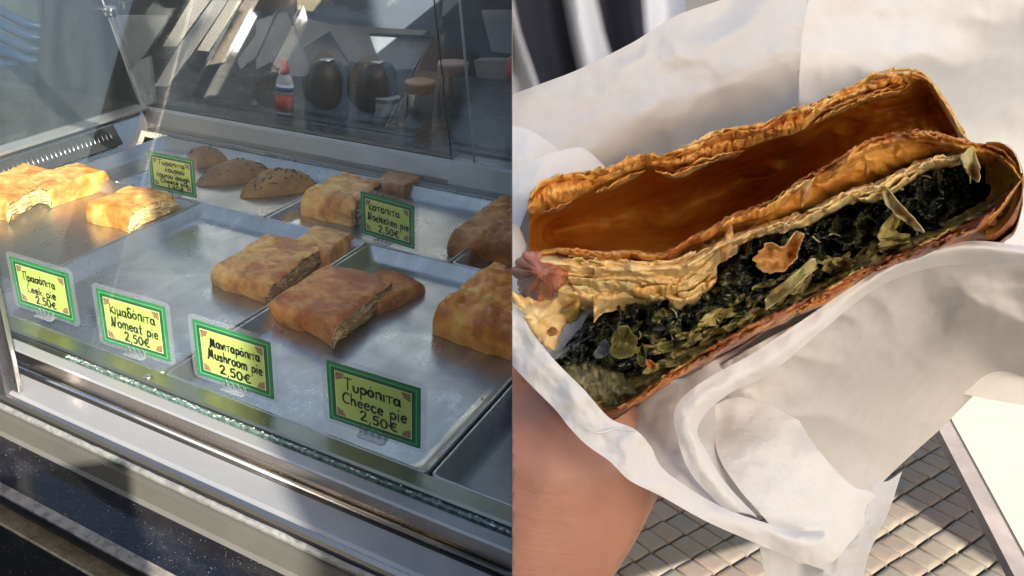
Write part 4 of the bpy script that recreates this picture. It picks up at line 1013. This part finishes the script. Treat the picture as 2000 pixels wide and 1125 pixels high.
# the larger single pieces one can pick out
M_flake = pastry('thin_flake', (0.66, 0.42, 0.15), (0.55, 0.28, 0.08), (0.35, 0.14, 0.03), 60, .02, .35)
def piece(name, pts, d, mat, curl=.02, th=.0006, label=None, wr=.016):
    """flat scrap with the given outline, domed and a little thick"""
    cx = sum(p[0] for p in pts) / len(pts); cy = sum(p[1] for p in pts) / len(pts); n = len(pts) * 4; P = []
    lp = pts + [pts[0]]
    out = []
    N = len(pts); n = N * 7
    for k in range(n + 1):
        f = k / n * N; i = int(f) % N; t = f - int(f)
        p0, p1, p2, p3 = pts[i - 1], pts[i], pts[(i + 1) % N], pts[(i + 2) % N]
        q = [.5 * (2 * p1[a] + (p2[a] - p0[a]) * t + (2 * p0[a] - 5 * p1[a] + 4 * p2[a] - p3[a]) * t * t + (3 * p1[a] - p0[a] - 3 * p2[a] + p3[a]) * t ** 3) for a in (0, 1)]
        w = 1 + .20 * fb(q[0] * .09, q[1] * .09, cx, 1, 4)
        out.append((cx + (q[0] - cx) * w, cy + (q[1] - cy) * w))
    bm = bmesh.new()
    for r in range(9):
        s = r / 8; row = []
        for (x, y) in out[:-1] + [out[0]]:
            X = cx + (x - cx) * s; Y = cy + (y - cy) * s
            row.append(G(X, Y, d + curl * s * s * (1 + .6 * math.sin(math.atan2(y - cy, x - cx) * 2 + cx)) + wr * fb(X * .03, Y * .03, cx, 1, 2)))
        P.append(row)
    grid(bm, P); bmesh.ops.remove_doubles(bm, verts=bm.verts, dist=1e-6)
    o = finish(name, bm, mat, hp, 'R'); m = o.modifiers.new('solid', 'SOLIDIFY'); m.thickness = th; m.offset = 0
    if label: o['label'] = label
    return o
piece('pastry_flake', [(1473, 505), (1500, 475), (1530, 482), (1552, 455), (1568, 460), (1560, 490), (1545, 518), (1515, 532), (1480, 525)], D0 - .085, M_flake, -.018, label='loose tan flake lying on the dark filling')
piece('pastry_flake', [(1420, 447), (1430, 445), (1433, 470), (1425, 500), (1412, 512), (1408, 490)], D0 - .07, M_flake, .01)
piece('pastry_flake', [(1655, 315), (1671, 283), (1668, 300), (1640, 335), (1622, 345)], D0 - .075, M_rim, .012)
piece('pastry_flake', [(1700, 141), (1725, 142), (1750, 140), (1740, 150), (1715, 152)], D0 - .015, M_rim, .01)
piece('pastry_flake', [(1567, 365), (1580, 352), (1584, 362), (1572, 398), (1562, 405)], D0 - .07, M_flake, .01)
piece('pastry_flake', [(1690, 325), (1695, 310), (1697, 330), (1694, 342), (1689, 338)], D0 - .06, M_flake, .01)
for pts in ([(1720, 362), (1735, 370), (1760, 400), (1785, 425), (1800, 445), (1795, 455), (1780, 440), (1755, 425), (1730, 395)],
            [(1878, 300), (1900, 290), (1912, 320), (1914, 350), (1905, 352), (1885, 330)],
            [(1500, 575), (1540, 545), (1580, 510), (1600, 515), (1570, 545), (1530, 580), (1500, 600)]):
    piece('pale_scrap', pts, D0 - .05, M_strand, -.015)
piece('leaf_piece', [(1195, 665), (1205, 642), (1225, 640), (1243, 662), (1240, 690), (1215, 700), (1195, 690)], D0 - .06, M_leafo, -.02)
piece('leaf_piece', [(1245, 690), (1255, 672), (1262, 690), (1258, 715), (1248, 712)], D0 - .055, M_leafo, -.01)
piece('leaf_piece', [(1280, 680), (1310, 665), (1345, 660), (1340, 672), (1300, 688)], D0 - .06, M_leafo, -.012)
piece('leaf_piece', [(1160, 690), (1180, 665), (1192, 680), (1182, 695), (1168, 698)], D0 - .05, simple('grey_leaf', (0.12, 0.13, 0.14), .3), -.01)
piece('pastry_flake', [(1262, 703), (1272, 705), (1282, 715), (1275, 720), (1262, 712)], D0 - .07, M_under, -.006)
# left end: reddish nub, pale flap and yellow pocket
piece('browned_nub', [(1020, 500), (1042, 490), (1062, 498), (1085, 502), (1112, 508), (1118, 525), (1100, 552), (1075, 578), (1048, 588), (1022, 578), (1008, 545), (1010, 520)], D0 - .075, pastry('pink_brown', (0.58, 0.30, 0.20), (0.50, 0.19, 0.12), (0.20, 0.06, 0.035), 24, .0, .3, .3), .05, .002, 'reddish-brown browned nub at the left tip', .005)
piece('pale_flap', [(1002, 575), (1040, 585), (1080, 580), (1098, 600), (1102, 630), (1092, 665), (1075, 682), (1058, 672), (1030, 655), (1005, 630), (985, 600)], D0 - .055, M_doughp, .03, .001)
piece('browned_spot', [(1068, 645), (1078, 638), (1090, 643), (1092, 652), (1078, 655), (1068, 652)], D0 - .068, M_fl1, -.002)
piece('yellow_pocket', [(1090, 560), (1130, 545), (1175, 550), (1178, 575), (1150, 600), (1125, 622), (1105, 632), (1095, 600)], D0 - .01, simple('yellow_dough', (0.40, 0.27, 0.07), .4, 0, .3, 50, .3, .001), .05, .001)
sheetband('dough_fold', 1085, 1240, crv([(1085, 722), (1140, 690), (1180, 700), (1240, 750)]), crv([(1085, 745), (1140, 800), (1180, 815), (1240, 790)]), lambda x, t: D0 + .0 - .03 * math.sin(math.pi * t), simple('grey_olive_dough', (0.16, 0.15, 0.075), .35, 0, .3, 70, .4, .001), 80, 20, .012, (.04, .06), 3, 40)

# ------------------------------------------------------------------ paper wrapping
def papermat(name, col=(0.80, 0.79, 0.78), trans=.35, emb=0.0, rough=.6):
    m, nt, b = newmat(name); v = coords(nt); out = nt.nodes['Material Output']
    n = ntex(nt, v, 30, 5, .6); c = ramp(nt, n, [(.3, [x * .93 for x in col]), (.7, col)])
    nt.links.new(c, b.inputs['Base Color']); b.inputs['Roughness'].default_value = rough
    tl = nt.nodes.new('ShaderNodeBsdfTranslucent'); nt.links.new(c, tl.inputs[0])
    mx = nt.nodes.new('ShaderNodeMixShader'); mx.inputs[0].default_value = trans
    nt.links.new(b.outputs[0], mx.inputs[1]); nt.links.new(tl.outputs[0], mx.inputs[2]); nt.links.new(mx.outputs[0], out.inputs[0])
    k = bump(nt, b, ntex(nt, v, 14, 5, .55, .6), 0.14, .004)
    k = bump(nt, b, ntex(nt, v, 500, 3), .15, .0004, k)
    if emb: bump(nt, b, ntex(nt, v, 170, 2), emb, .0012, k)
    return m
M_paper = papermat('thin_paper', (0.78, 0.78, 0.79), .3)
M_paper_shade = papermat('shaded_paper', (0.66, 0.64, 0.63), .0)  # greyer copy of the white paper, with shade put into its colour
M_paper2 = papermat('white_paper', (0.86, 0.86, 0.86), .25)
M_tissue = papermat('embossed_tissue', (0.88, 0.88, 0.86), .2, .9, .8)
wrap = thing('paper_wrapper', G(1500, 1000, D0), 'crumpled thin white paper folded around the cut pie', 'paper')
def loft(name, rows, mat, nu=60, nv=40, amp=.006, seed=0, sc=.012, parent=None, label=None, ridge=0.0):
    """rows of (px, py, d) control points, smoothed both ways"""
    def cr(p, t):
        n = len(p) - 1; f = t * n; i = min(int(f), n - 1); t = f - i
        p0 = p[i - 1] if i > 0 else 2 * p[0] - p[1]; p1 = p[i]; p2 = p[i + 1]; p3 = p[i + 2] if i + 2 <= n else 2 * p[n] - p[n - 1]
        return .5 * (2 * p1 + (p2 - p0) * t + (2 * p0 - 5 * p1 + 4 * p2 - p3) * t * t + (3 * p1 - p0 - 3 * p2 + p3) * t ** 3)
    R = [[np.array(q, float) for q in r] for r in rows]
    P = []
    for i in range(nu + 1):
        col = [cr(r, i / nu) for r in R]; row = []
        for j in range(nv + 1):
            q = cr(col, j / nv)
            d = q[2] + amp * fb(q[0] * sc, q[1] * sc, seed, 1, 4)
            if ridge: d += ridge * abs(fb(q[0] * sc * .6 + 5, q[1] * sc * .9, seed + 7, 1, 2))
            row.append(G(q[0], q[1], d))
        P.append(row)
    bm = bmesh.new(); grid(bm, P)
    o = finish(name, bm, mat, wrap if parent is None else parent, 'R')
    o['cap'] = False
    if label: o['label'] = label
    return o
# back sheet, top left to the fold
loft('back_sheet', [[(985, 190, 1.18), (1060, 162, 1.17), (1130, 135, 1.17), (1225, 88, 1.17), (1262, 66, 1.17), (1320, 30, 1.17), (1400, 2, 1.17), (1500, -30, 1.17), (1590, -50, 1.17)],
                    [(985, 260, 1.15), (1060, 245, 1.14), (1130, 215, 1.15), (1225, 180, 1.15), (1280, 150, 1.15), (1340, 120, 1.15), (1400, 100, 1.15), (1500, 70, 1.15), (1568, 60, 1.15)],
                    [(985, 360, 1.13), (1060, 350, 1.13), (1130, 330, 1.16), (1225, 280, 1.17), (1280, 250, 1.17), (1340, 230, 1.17), (1400, 200, 1.17), (1500, 170, 1.17), (1562, 140, 1.16)],
                    [(985, 520, 1.3), (1060, 520, 1.3), (1130, 500, 1.35), (1225, 450, 1.38), (1280, 420, 1.38), (1340, 400, 1.38), (1400, 380, 1.38), (1500, 330, 1.38), (1562, 300, 1.36)]],
     M_paper, 80, 60, .008, 1, .010, ridge=.014)
loft('back_sheet', [[(1578, -40, 1.20), (1700, -60, 1.22), (1850, -60, 1.22), (2040, -60, 1.2)],
                    [(1566, 60, 1.19), (1700, 60, 1.21), (1850, 50, 1.22), (2040, 30, 1.24)],
                    [(1561, 150, 1.19), (1700, 140, 1.21), (1850, 130, 1.24), (2040, 110, 1.34)],
                    [(1560, 330, 1.24), (1700, 320, 1.30), (1850, 290, 1.42), (2040, 260, 1.46)],
                    [(1560, 480, 1.3), (1700, 480, 1.36), (1850, 480, 1.46), (2040, 480, 1.46)],
                    [(1560, 700, 1.3), (1700, 700, 1.36), (1850, 760, 1.46), (2040, 800, 1.46)]],
     M_paper2, 80, 70, .008, 2, .009, ridge=.014)
bm = bmesh.new(); tube(bm, [G(1586, -30, 1.165), G(1566, 60, 1.165), G(1561, 150, 1.165), G(1560, 300, 1.2)], .0007, 6); finish('fold_edge', bm, M_paper2, wrap, 'R')
# curled bits at the left
loft('curled_edge', [[(980, 240, 1.08), (1030, 252, 1.07), (1065, 272, 1.07), (1092, 293, 1.08)], [(980, 320, 1.04), (1030, 310, 1.04), (1065, 310, 1.05), (1095, 305, 1.07)], [(980, 420, 1.03), (1030, 380, 1.03), (1065, 350, 1.04), (1100, 325, 1.06)]], M_paper2, 40, 40, .008, 3)
loft('curled_edge', [[(980, 340, .99), (1060, 305, .98), (1120, 288, .99), (1150, 295, 1.0), (1182, 326, 1.02)], [(980, 420, .97), (1045, 345, .97), (1110, 315, .98), (1148, 312, .99), (1182, 332, 1.01)], [(980, 560, .95), (1034, 400, .96), (1095, 355, .97), (1145, 348, .98), (1185, 342, 1.0)]], M_paper2, 40, 40, .006, 4)
loft('inner_sheet', [[(970, 430, .93), (1010, 440, .94), (1032, 480, .97), (1080, 540, 1.02), (1260, 560, 1.06)], [(970, 560, .93), (1020, 570, .92), (1100, 600, .91), (1180, 590, .92), (1280, 590, 1.04)], [(980, 640, .90), (1040, 690, .905), (1090, 700, .91), (1180, 680, .92), (1280, 680, .98)], [(990, 720, .90), (1060, 760, .90), (1120, 800, .92), (1200, 800, .96), (1280, 780, 1.0)]], M_paper2, 60, 60, .006, 5)
# front strip that crosses over the thumb, lower left to lower right
loft('front_strip', [[(960, 560, .84), (1010, 598, .80), (1040, 650, .79), (1085, 705, .78), (1140, 760, .77), (1190, 815, .765), (1240, 838, .76), (1270, 870, .76), (1300, 920, .76), (1400, 985, .77), (1500, 1022, .78), (1560, 1036, .79), (1610, 1035, .80)],
                     [(960, 610, .80), (1010, 640, .796), (1040, 685, .788), (1085, 738, .777), (1125, 788, .768), (1170, 838, .762), (1215, 864, .759), (1245, 895, .756), (1290, 938, .756), (1390, 998, .763), (1490, 1036, .776), (1550, 1055, .775), (1612, 1060, .79)],
                     [(960, 670, .83), (1005, 718, .80), (1040, 755, .79), (1085, 800, .78), (1110, 832, .77), (1145, 868, .765), (1190, 900, .76), (1230, 938, .755), (1290, 968, .755), (1380, 1018, .76), (1480, 1062, .78), (1560, 1095, .79), (1618, 1116, .80)]],
     M_paper2, 140, 30, .005, 6, .015)
bm = bmesh.new(); tube(bm, [G(1140, 838, .742), G(1165, 845, .738), G(1200, 838, .745), G(1240, 842, .75)], [.0002, .0008, .0008, .0002], 6); finish('crease', bm, M_paper2, wrap, 'R')
# front sheet below the pie, greyed to carry its shade
loft('front_sheet', [[(1330, 760, .96), (1430, 700, .93), (1520, 650, .90), (1640, 590, .88), (1760, 520, .87), (1880, 490, .88), (2040, 490, .90)],
                     [(1380, 850, .93), (1450, 790, .92), (1540, 740, .92), (1660, 650, .93), (1770, 590, .94), (1880, 570, .95), (2040, 570, .96)],
                     [(1430, 930, .95), (1510, 860, .97), (1580, 800, 1.0), (1680, 720, 1.02), (1780, 660, 1.04), (1900, 640, 1.04), (2040, 650, 1.05)],
                     [(1500, 1000, .98), (1570, 950, 1.0), (1640, 900, 1.04), (1710, 840, 1.08), (1800, 770, 1.10), (1900, 730, 1.10), (2040, 730, 1.1)],
                     [(1560, 1030, 1.0), (1630, 1010, 1.02), (1690, 985, 1.06), (1730, 940, 1.12), (1768, 905, 1.14), (1835, 835, 1.16), (1955, 735, 1.17), ]],
     M_paper, 120, 80, .012, 7, .008, ridge=.035) if False else None
def loftn(*a, **k): return loft(*a, **k)
loftn('front_sheet', [[(1330, 760, .96), (1430, 700, .93), (1520, 650, .90), (1640, 590, .88), (1760, 520, .87), (1880, 490, .88), (2040, 490, .90)],
                     [(1380, 850, .93), (1450, 790, .92), (1540, 740, .92), (1660, 650, .93), (1770, 590, .94), (1880, 570, .95), (2040, 570, .96)],
                     [(1430, 930, .95), (1510, 860, .97), (1580, 800, 1.0), (1680, 720, 1.02), (1780, 660, 1.04), (1900, 640, 1.04), (2040, 650, 1.05)],
                     [(1500, 1000, 1.06), (1570, 950, 1.12), (1640, 900, 1.20), (1710, 850, 1.28), (1790, 790, 1.32), (1900, 700, 1.32), (2040, 700, 1.32)],
                     [(1560, 1040, 1.10), (1630, 1020, 1.18), (1690, 985, 1.30), (1735, 930, 1.42), (1832, 842, 1.50), (1955, 735, 1.52), (2040, 790, 1.54)]],
     M_paper_shade, 130, 80, .012, 7, .008, ridge=.035, label='shaded grey-looking front of the paper')
# white curl: broad lit band that hooks round from under the pie
loft('curled_band', [[(1420, 1000, .80), (1350, 925, .80), (1322, 850, .80), (1318, 800, .80), (1345, 765, .80), (1400, 728, .80), (1470, 690, .80), (1560, 630, .80), (1660, 562, .80), (1760, 500, .81), (1890, 470, .83), (2040, 485, .85)],
                     [(1450, 1000, .795), (1385, 930, .794), (1352, 860, .793), (1345, 815, .793), (1370, 778, .793), (1425, 745, .794), (1500, 705, .795), (1580, 645, .796), (1680, 565, .798), (1775, 510, .80), (1890, 485, .82), (2040, 500, .845)],
                     [(1480, 1010, .80), (1415, 940, .80), (1380, 880, .80), (1362, 840, .80), (1385, 800, .80), (1435, 762, .80), (1505, 728, .80), (1600, 650, .80), (1700, 570, .81), (1790, 530, .83), (1890, 515, .85), (2040, 520, .87)]],
     M_paper2, 160, 24, .003, 8, .018)
# under the band: inner turn and embossed tissue
loft('inner_turn', [[(1200, 830, .90), (1250, 790, .90), (1310, 745, .91), (1345, 735, .92), (1400, 700, .93)], [(1230, 870, .84), (1280, 850, .86), (1330, 820, .87), (1360, 800, .88), (1420, 780, .92)], [(1290, 930, .81), (1330, 920, .82), (1370, 900, .84), (1420, 900, .87), (1460, 900, .91)], [(1400, 1000, .80), (1430, 1000, .82), (1470, 1005, .84), (1520, 1010, .88), (1560, 1020, .9)]], M_paper, 50, 60, .006, 9)
loft('embossed_tissue', [[(1395, 790, .90), (1440, 775, .90), (1500, 790, .895), (1560, 820, .89)], [(1400, 880, .86), (1460, 860, .86), (1530, 860, .86), (1600, 880, .86)], [(1440, 950, .83), (1510, 940, .83), (1580, 940, .84), (1660, 945, .85)], [(1500, 1020, .81), (1560, 1020, .82), (1620, 1010, .83), (1700, 960, .86)], [(1560, 1100, .82), (1620, 1100, .83), (1660, 1060, .84), (1725, 980, .87)]], M_tissue, 60, 60, .004, 10, .010, ridge=.010)
loft('hanging_strip', [[(1700, 930, .87), (1730, 940, .87), (1762, 920, .88)], [(1670, 1000, .86), (1700, 1015, .855), (1735, 1000, .87)], [(1620, 1080, .85), (1650, 1090, .845), (1700, 1075, .86)], [(1600, 1150, .85), (1640, 1150, .845), (1680, 1150, .86)]], M_paper, 24, 50, .004, 11, .03)
loft('backing_sheet', [[(1180, 800, .95), (1300, 715, .95), (1400, 665, .95), (1500, 610, .95), (1600, 560, .95), (1700, 510, .95), (1800, 470, .95)], [(1220, 860, .93), (1320, 800, .93), (1420, 740, .93), (1520, 690, .93), (1620, 620, .93), (1720, 560, .93), (1820, 510, .93)]], M_paper2, 60, 12, .004, 21)
loft('lower_flap', [[(1480, 1050, .88), (1530, 1075, .88), (1600, 1090, .88), (1660, 1060, .87)], [(1500, 1150, .88), (1540, 1160, .88), (1600, 1160, .88), (1660, 1160, .88)]], M_paper2, 24, 24, .004, 12)

# ------------------------------------------------------------------ the hand
M_skin, nt, b = newmat('skin'); v = coords(nt)
c = ramp(nt, ntex(nt, v, 18, 5, .6), [(.3, (0.40, 0.185, 0.13)), (.7, (0.49, 0.25, 0.175))])
nt.links.new(c, b.inputs['Base Color']); b.inputs['Roughness'].default_value = .48
b.inputs['Subsurface Weight'].default_value = .25; b.inputs['Subsurface Radius'].default_value = (1, .35, .2); b.inputs['Subsurface Scale'].default_value = .006
k = bump(nt, b, ntex(nt, coords(nt, (1, 3, 1), (0, 0, .3)), 90, 4), .18, .001)
k = bump(nt, b, ntex(nt, coords(nt, (1, 1, 7), (.5, .2, 0)), 22, 5, .6, .5), .25, .002, k)
bump(nt, b, ntex(nt, v, 500, 3), .12, .0004, k)
person = thing('person', G(1060, 1000, .95), 'bare hand with navy sleeve holding the paper-wrapped pie from below', 'person')
def capsule(bm, p, q, n=10):
    """tapered round limb between (px, py, d, radius m) joints, overlapping at the joints"""
    a, b2 = G(*p[:3]), G(*q[:3])
    for k in range(n + 1):
        t = k / n; c = a.lerp(b2, t); r = p[3] * (1 - t) + q[3] * t
        rr_ = bmesh.ops.create_icosphere(bm, subdivisions=2, radius=r * RS)
        for v in rr_['verts']: v.co += c
bm = bmesh.new()
for ch in (
    [(940, 1330, .95, .036), (965, 1180, .95, .040), (1020, 1040, .95, .054), (1062, 905, .95, .0640)],            # wrist and heel of the hand
    [(1062, 905, .96, .058), (1130, 800, 1.02, .044), (1200, 730, 1.10, .026)],                                       # palm under the paper
    [(1200, 730, 1.10, .0125), (1290, 700, 1.24, .0120), (1380, 680, 1.28, .0110), (1440, 700, 1.27, .0095)],           # four fingers curling round the paper
    [(1200, 790, 1.08, .0135), (1310, 770, 1.26, .0130), (1410, 750, 1.29, .0118), (1480, 765, 1.27, .0100)],
    [(1190, 850, 1.06, .0135), (1290, 845, 1.26, .0125), (1390, 830, 1.29, .0115), (1450, 845, 1.27, .0098)],
    [(1170, 900, 1.05, .0125), (1250, 905, 1.22, .0110), (1320, 900, 1.26, .0100), (1370, 905, 1.25, .0088)],
    [(1020, 850, .94, .030), (960, 730, .92, .019), (930, 640, .93, .0155), (940, 560, .95, .0135)]):                     # thumb on the near side
    for p, q in zip(ch, ch[1:]): capsule(bm, p, q)
hand = finish('hand', bm, M_skin, person, None)
m_ = hand.modifiers.new('remesh', 'REMESH'); m_.mode = 'VOXEL'; m_.voxel_size = .0028
m_ = hand.modifiers.new('smooth', 'SMOOTH'); m_.factor = .6; m_.iterations = 14
bpy.context.view_layer.update()
nm = bpy.data.meshes.new_from_object(hand.evaluated_get(bpy.context.evaluated_depsgraph_get()))
hand.modifiers.clear(); hand.data = nm
nm.materials.clear(); nm.materials.append(M_skin)
for p in nm.polygons: p.use_smooth = True
RIGHT.append(hand)
bm = bmesh.new()
tube(bm, [G(900, 1420, .95), G(930, 1280, .95), G(962, 1195, .95), G(968, 1178, .95)], [.054, .052, .049, .046], 24)
finish('sleeve', bm, simple('navy_fleece', (0.012, 0.014, 0.028), .9, 0, .3, 60), person, 'R')

# ------------------------------------------------------------------ what stands behind: paving, cream board, striped cloth
def ground_pt(px, py, Z=GZ): return plane(px, py, Z)
pav = thing('mosaic_paving', V(*ground_pt(1500, 1050)), 'beige mosaic paving blocks on the ground below the hand', 'paving')
pav['kind'] = 'structure'
bpy.data.objects.remove(pav, do_unlink=True)
bm = bmesh.new(); a = [V(*plane(x, y, GZ + .012)) for x, y in ((900, 500), (2300, 500), (2300, 1500), (900, 1500))]
prism(bm, a, Vector((0, 0, .004)))
pav = finish('mosaic_paving', bm, simple('joint_sand', (0.10, 0.085, 0.07), .9, 0, .3, 30), None, 'R', False); tag(pav, kind='structure')
stone_mats = [simple('paving_stone_%s' % n, c_, .75, 0, .12, 25) for n, c_ in (('beige', (.145, .122, .095)), ('pinkish', (.145, .113, .09)), ('grey', (.125, .113, .096)), ('sand', (.155, .132, .104)))]
meshes = []
for mm in stone_mats:
    bm = bmesh.new(); s = .0292; 
    lo = [[s * k * x, s * k * y, z] for k, z in ((1.0, 0), (1.0, .006), (.95, .0095), (.6, .0105)) for x, y in ((-1, -.9), (-.86, -1), (.9, -.97), (1, -.8), (.96, .9), (.84, 1), (-.9, .98), (-1, .84))]
    vv = [bm.verts.new(p) for p in lo]
    for r in range(3):
        for i in range(8): bm.faces.new((vv[r * 8 + i], vv[r * 8 + (i + 1) % 8], vv[(r + 1) * 8 + (i + 1) % 8], vv[(r + 1) * 8 + i]))
    bm.faces.new(vv[24:32]); me = bpy.data.meshes.new('paving_stone'); bm.to_mesh(me); bm.free(); me.materials.append(mm)
    for p in me.polygons: p.use_smooth = True
    meshes.append(me)
g0 = Vector(a[0]); rn = random.Random(5); nst = 0; z0 = V(0, 0, GZ + .012).z + .0045
cA = V(*plane(1300, 1050, GZ))
for i in range(-40, 60):
    for j in range(-40, 40):
        w = cA + Vector((.062 * (i * math.cos(-.42) - j * math.sin(-.42)), .062 * (i * math.sin(-.42) + j * math.cos(-.42)), 0)); w.z = z0
        c4 = M.T @ np.array([(w.x - CAMP.x), (w.y - CAMP.y), (w.z - CAMP.z)])
        if c4[2] > -.1: continue
        px = PPX + F * c4[0] / -c4[2]; py = PPY - F * c4[1] / -c4[2]
        if 1020 < px < 2040 and 800 < py < 1160 and nst < 290 and not (px > 1990):
            if (w - CAMP).dot(CUTN) < .04: continue
            o = bpy.data.objects.new('paving_stone', meshes[rn.choices((0, 1, 2, 3), (5, 3, 2, 3))[0]]); COL.objects.link(o); o.parent = pav
            o.location = w + Vector((rn.uniform(-.0015, .0015), rn.uniform(-.0015, .0015), rn.uniform(-.001, .001))); o.rotation_euler = (rn.uniform(-.03, .03), rn.uniform(-.03, .03), -.42 + rn.uniform(-.04, .04) + rn.choice((0, math.pi / 2, math.pi))); nst += 1
# cream board
TZ = -.62
bd = thing('cream_table', V(*plane(1950, 1000, TZ)), 'cream table top with a dull rounded edge in the lower right corner', 'table')
bm = bmesh.new(); poly = [V(*plane(x, y, TZ)) for x, y in ((1862, 800), (1868, 760), (2400, 600), (2900, 1200), (2300, 1500), (2200, 1500))]
poly = [V(*plane(x, y, TZ)) for x, y in ((1845, 800), (2300, 560), (2900, 1200), (2225, 1500))]
prism(bm, poly, Vector((0, 0, -.022)))
bmesh.ops.bevel(bm, geom=bm.edges[:], offset=.003, segments=3, affect='EDGES')
finish('top', bm, simple('cream_laminate', (0.36, 0.33, 0.265), .5, 0, .03, 8), bd, 'R', False)
bm = bmesh.new(); e0, e1 = poly[0], poly[3]; sd_ = (e1 - e0).normalized(); out_ = Vector((sd_.y, -sd_.x, 0)) 
if out_.dot(poly[1] - poly[0]) > 0: out_ = -out_
prism(bm, [e0 + out_ * .0005 + Vector((0, 0, -.001)), e1 + out_ * .0005 + Vector((0, 0, -.001)), e1 + out_ * .022 + Vector((0, 0, -.005)), e0 + out_ * .022 + Vector((0, 0, -.005))], Vector((0, 0, -.016)))
finish('edge_band', bm, simple('edge_band', (0.24, 0.205, 0.195), .7, 0, .35, 12), bd, 'R', False)
# striped cloth
m, nt, b = newmat('striped_cloth'); uvn = nt.nodes.new('ShaderNodeUVMap'); sp = nt.nodes.new('ShaderNodeSeparateXYZ'); nt.links.new(uvn.outputs[0], sp.inputs[0])
wht, nvy = (0.66, 0.70, 0.78), (0.012, 0.014, 0.028)
c = ramp(nt, sp.outputs[0], [(0.17, wht), (0.21, nvy), (0.40, nvy), (0.445, wht), (0.575, wht), (0.615, nvy), (0.80, nvy), (0.84, wht)])
nt.links.new(c, b.inputs['Base Color']); b.inputs['Roughness'].default_value = .9
bump(nt, b, ntex(nt, coords(nt), 220, 2), .4, .002)
def cloth():
    bm = bmesh.new(); uv = bm.loops.layers.uv.new('UVMap'); R = []
    rowsx = {0: (-60, [940, 985, 1095, 1150, 1255, 1330]), 1: (60, [960, 1012, 1116, 1178, 1262, 1345]), 2: (220, [1010, 1070, 1150, 1230, 1290, 1370]), 3: (420, [1060, 1110, 1190, 1270, 1340, 1420])}
    us = [0.0, .19, .42, .595, .82, 1.0]; n = 60; P = []
    for r in range(4):
        y, xs = rowsx[r]; row = []
        for k in range(n + 1):
            u = k / n; x = np.interp(u, us, xs); row.append((x, y, 1.75 + .03 * math.sin(u * 22 + r * .4), u))
        P.append(row)
    vs = [[(bm.verts.new(G(q[0], q[1], q[2])), q[3]) for q in row] for row in P]
    for i in range(3):
        for k in range(n):
            q = [vs[i][k], vs[i + 1][k], vs[i + 1][k + 1], vs[i][k + 1]]; f = bm.faces.new([z[0] for z in q])
            for l, z in zip(f.loops, q): l[uv].uv = (z[1], i / 3)
    return bm
o = finish('striped_cloth', cloth(), m, None, 'R'); o['cap'] = False
tag(o, 'white cloth with two broad navy stripes hanging behind the paper', 'cloth')

# ------------------------------------------------------------------ partition added to part the light of the two sets, and trimming against it
def PC(d, up, off=0.0):
    w = M @ np.array([(1000 - PPX) / F * d, up, -d]); return V(w[0], w[1], w[2] + 1) + CUTN * off
bm = bmesh.new()
prism(bm, [PC(1.25, -1.6), PC(6.5, -4.0), PC(6.5, 2.2), PC(1.25, .9)], CUTN * .0003)
tag(finish('added_partition', bm, simple('partition_grey', (0.30, 0.30, 0.30), 0.6), smooth=False), 'thin grey partition added between the two sets, edge-on to the camera', 'partition')
def trim(o, sign):
    me = o.data; off = parent_origin(o); co = CAMP - off
    ds = [(v.co - co).dot(CUTN) * sign for v in me.vertices]
    if not ds or max(ds) <= -.0002: return
    if min(ds) > -.0002:
        bpy.data.objects.remove(o, do_unlink=True); return
    bm = bmesh.new(); bm.from_mesh(me)
    r = bmesh.ops.bisect_plane(bm, geom=bm.verts[:] + bm.edges[:] + bm.faces[:], plane_co=co - CUTN * sign * .0002, plane_no=CUTN * sign, clear_outer=True)
    es = [e for e in r['geom_cut'] if isinstance(e, bmesh.types.BMEdge)]
    if o.get('cap', True):
        try: bmesh.ops.holes_fill(bm, edges=es, sides=0)
        except Exception: pass
    bm.to_mesh(me); bm.free()
for o in LEFT: trim(o, 1)
for o in RIGHT: trim(o, -1)
for o in [o for o in scene.objects if o.type == 'EMPTY' and not o.children]:
    bpy.data.objects.remove(o, do_unlink=True)
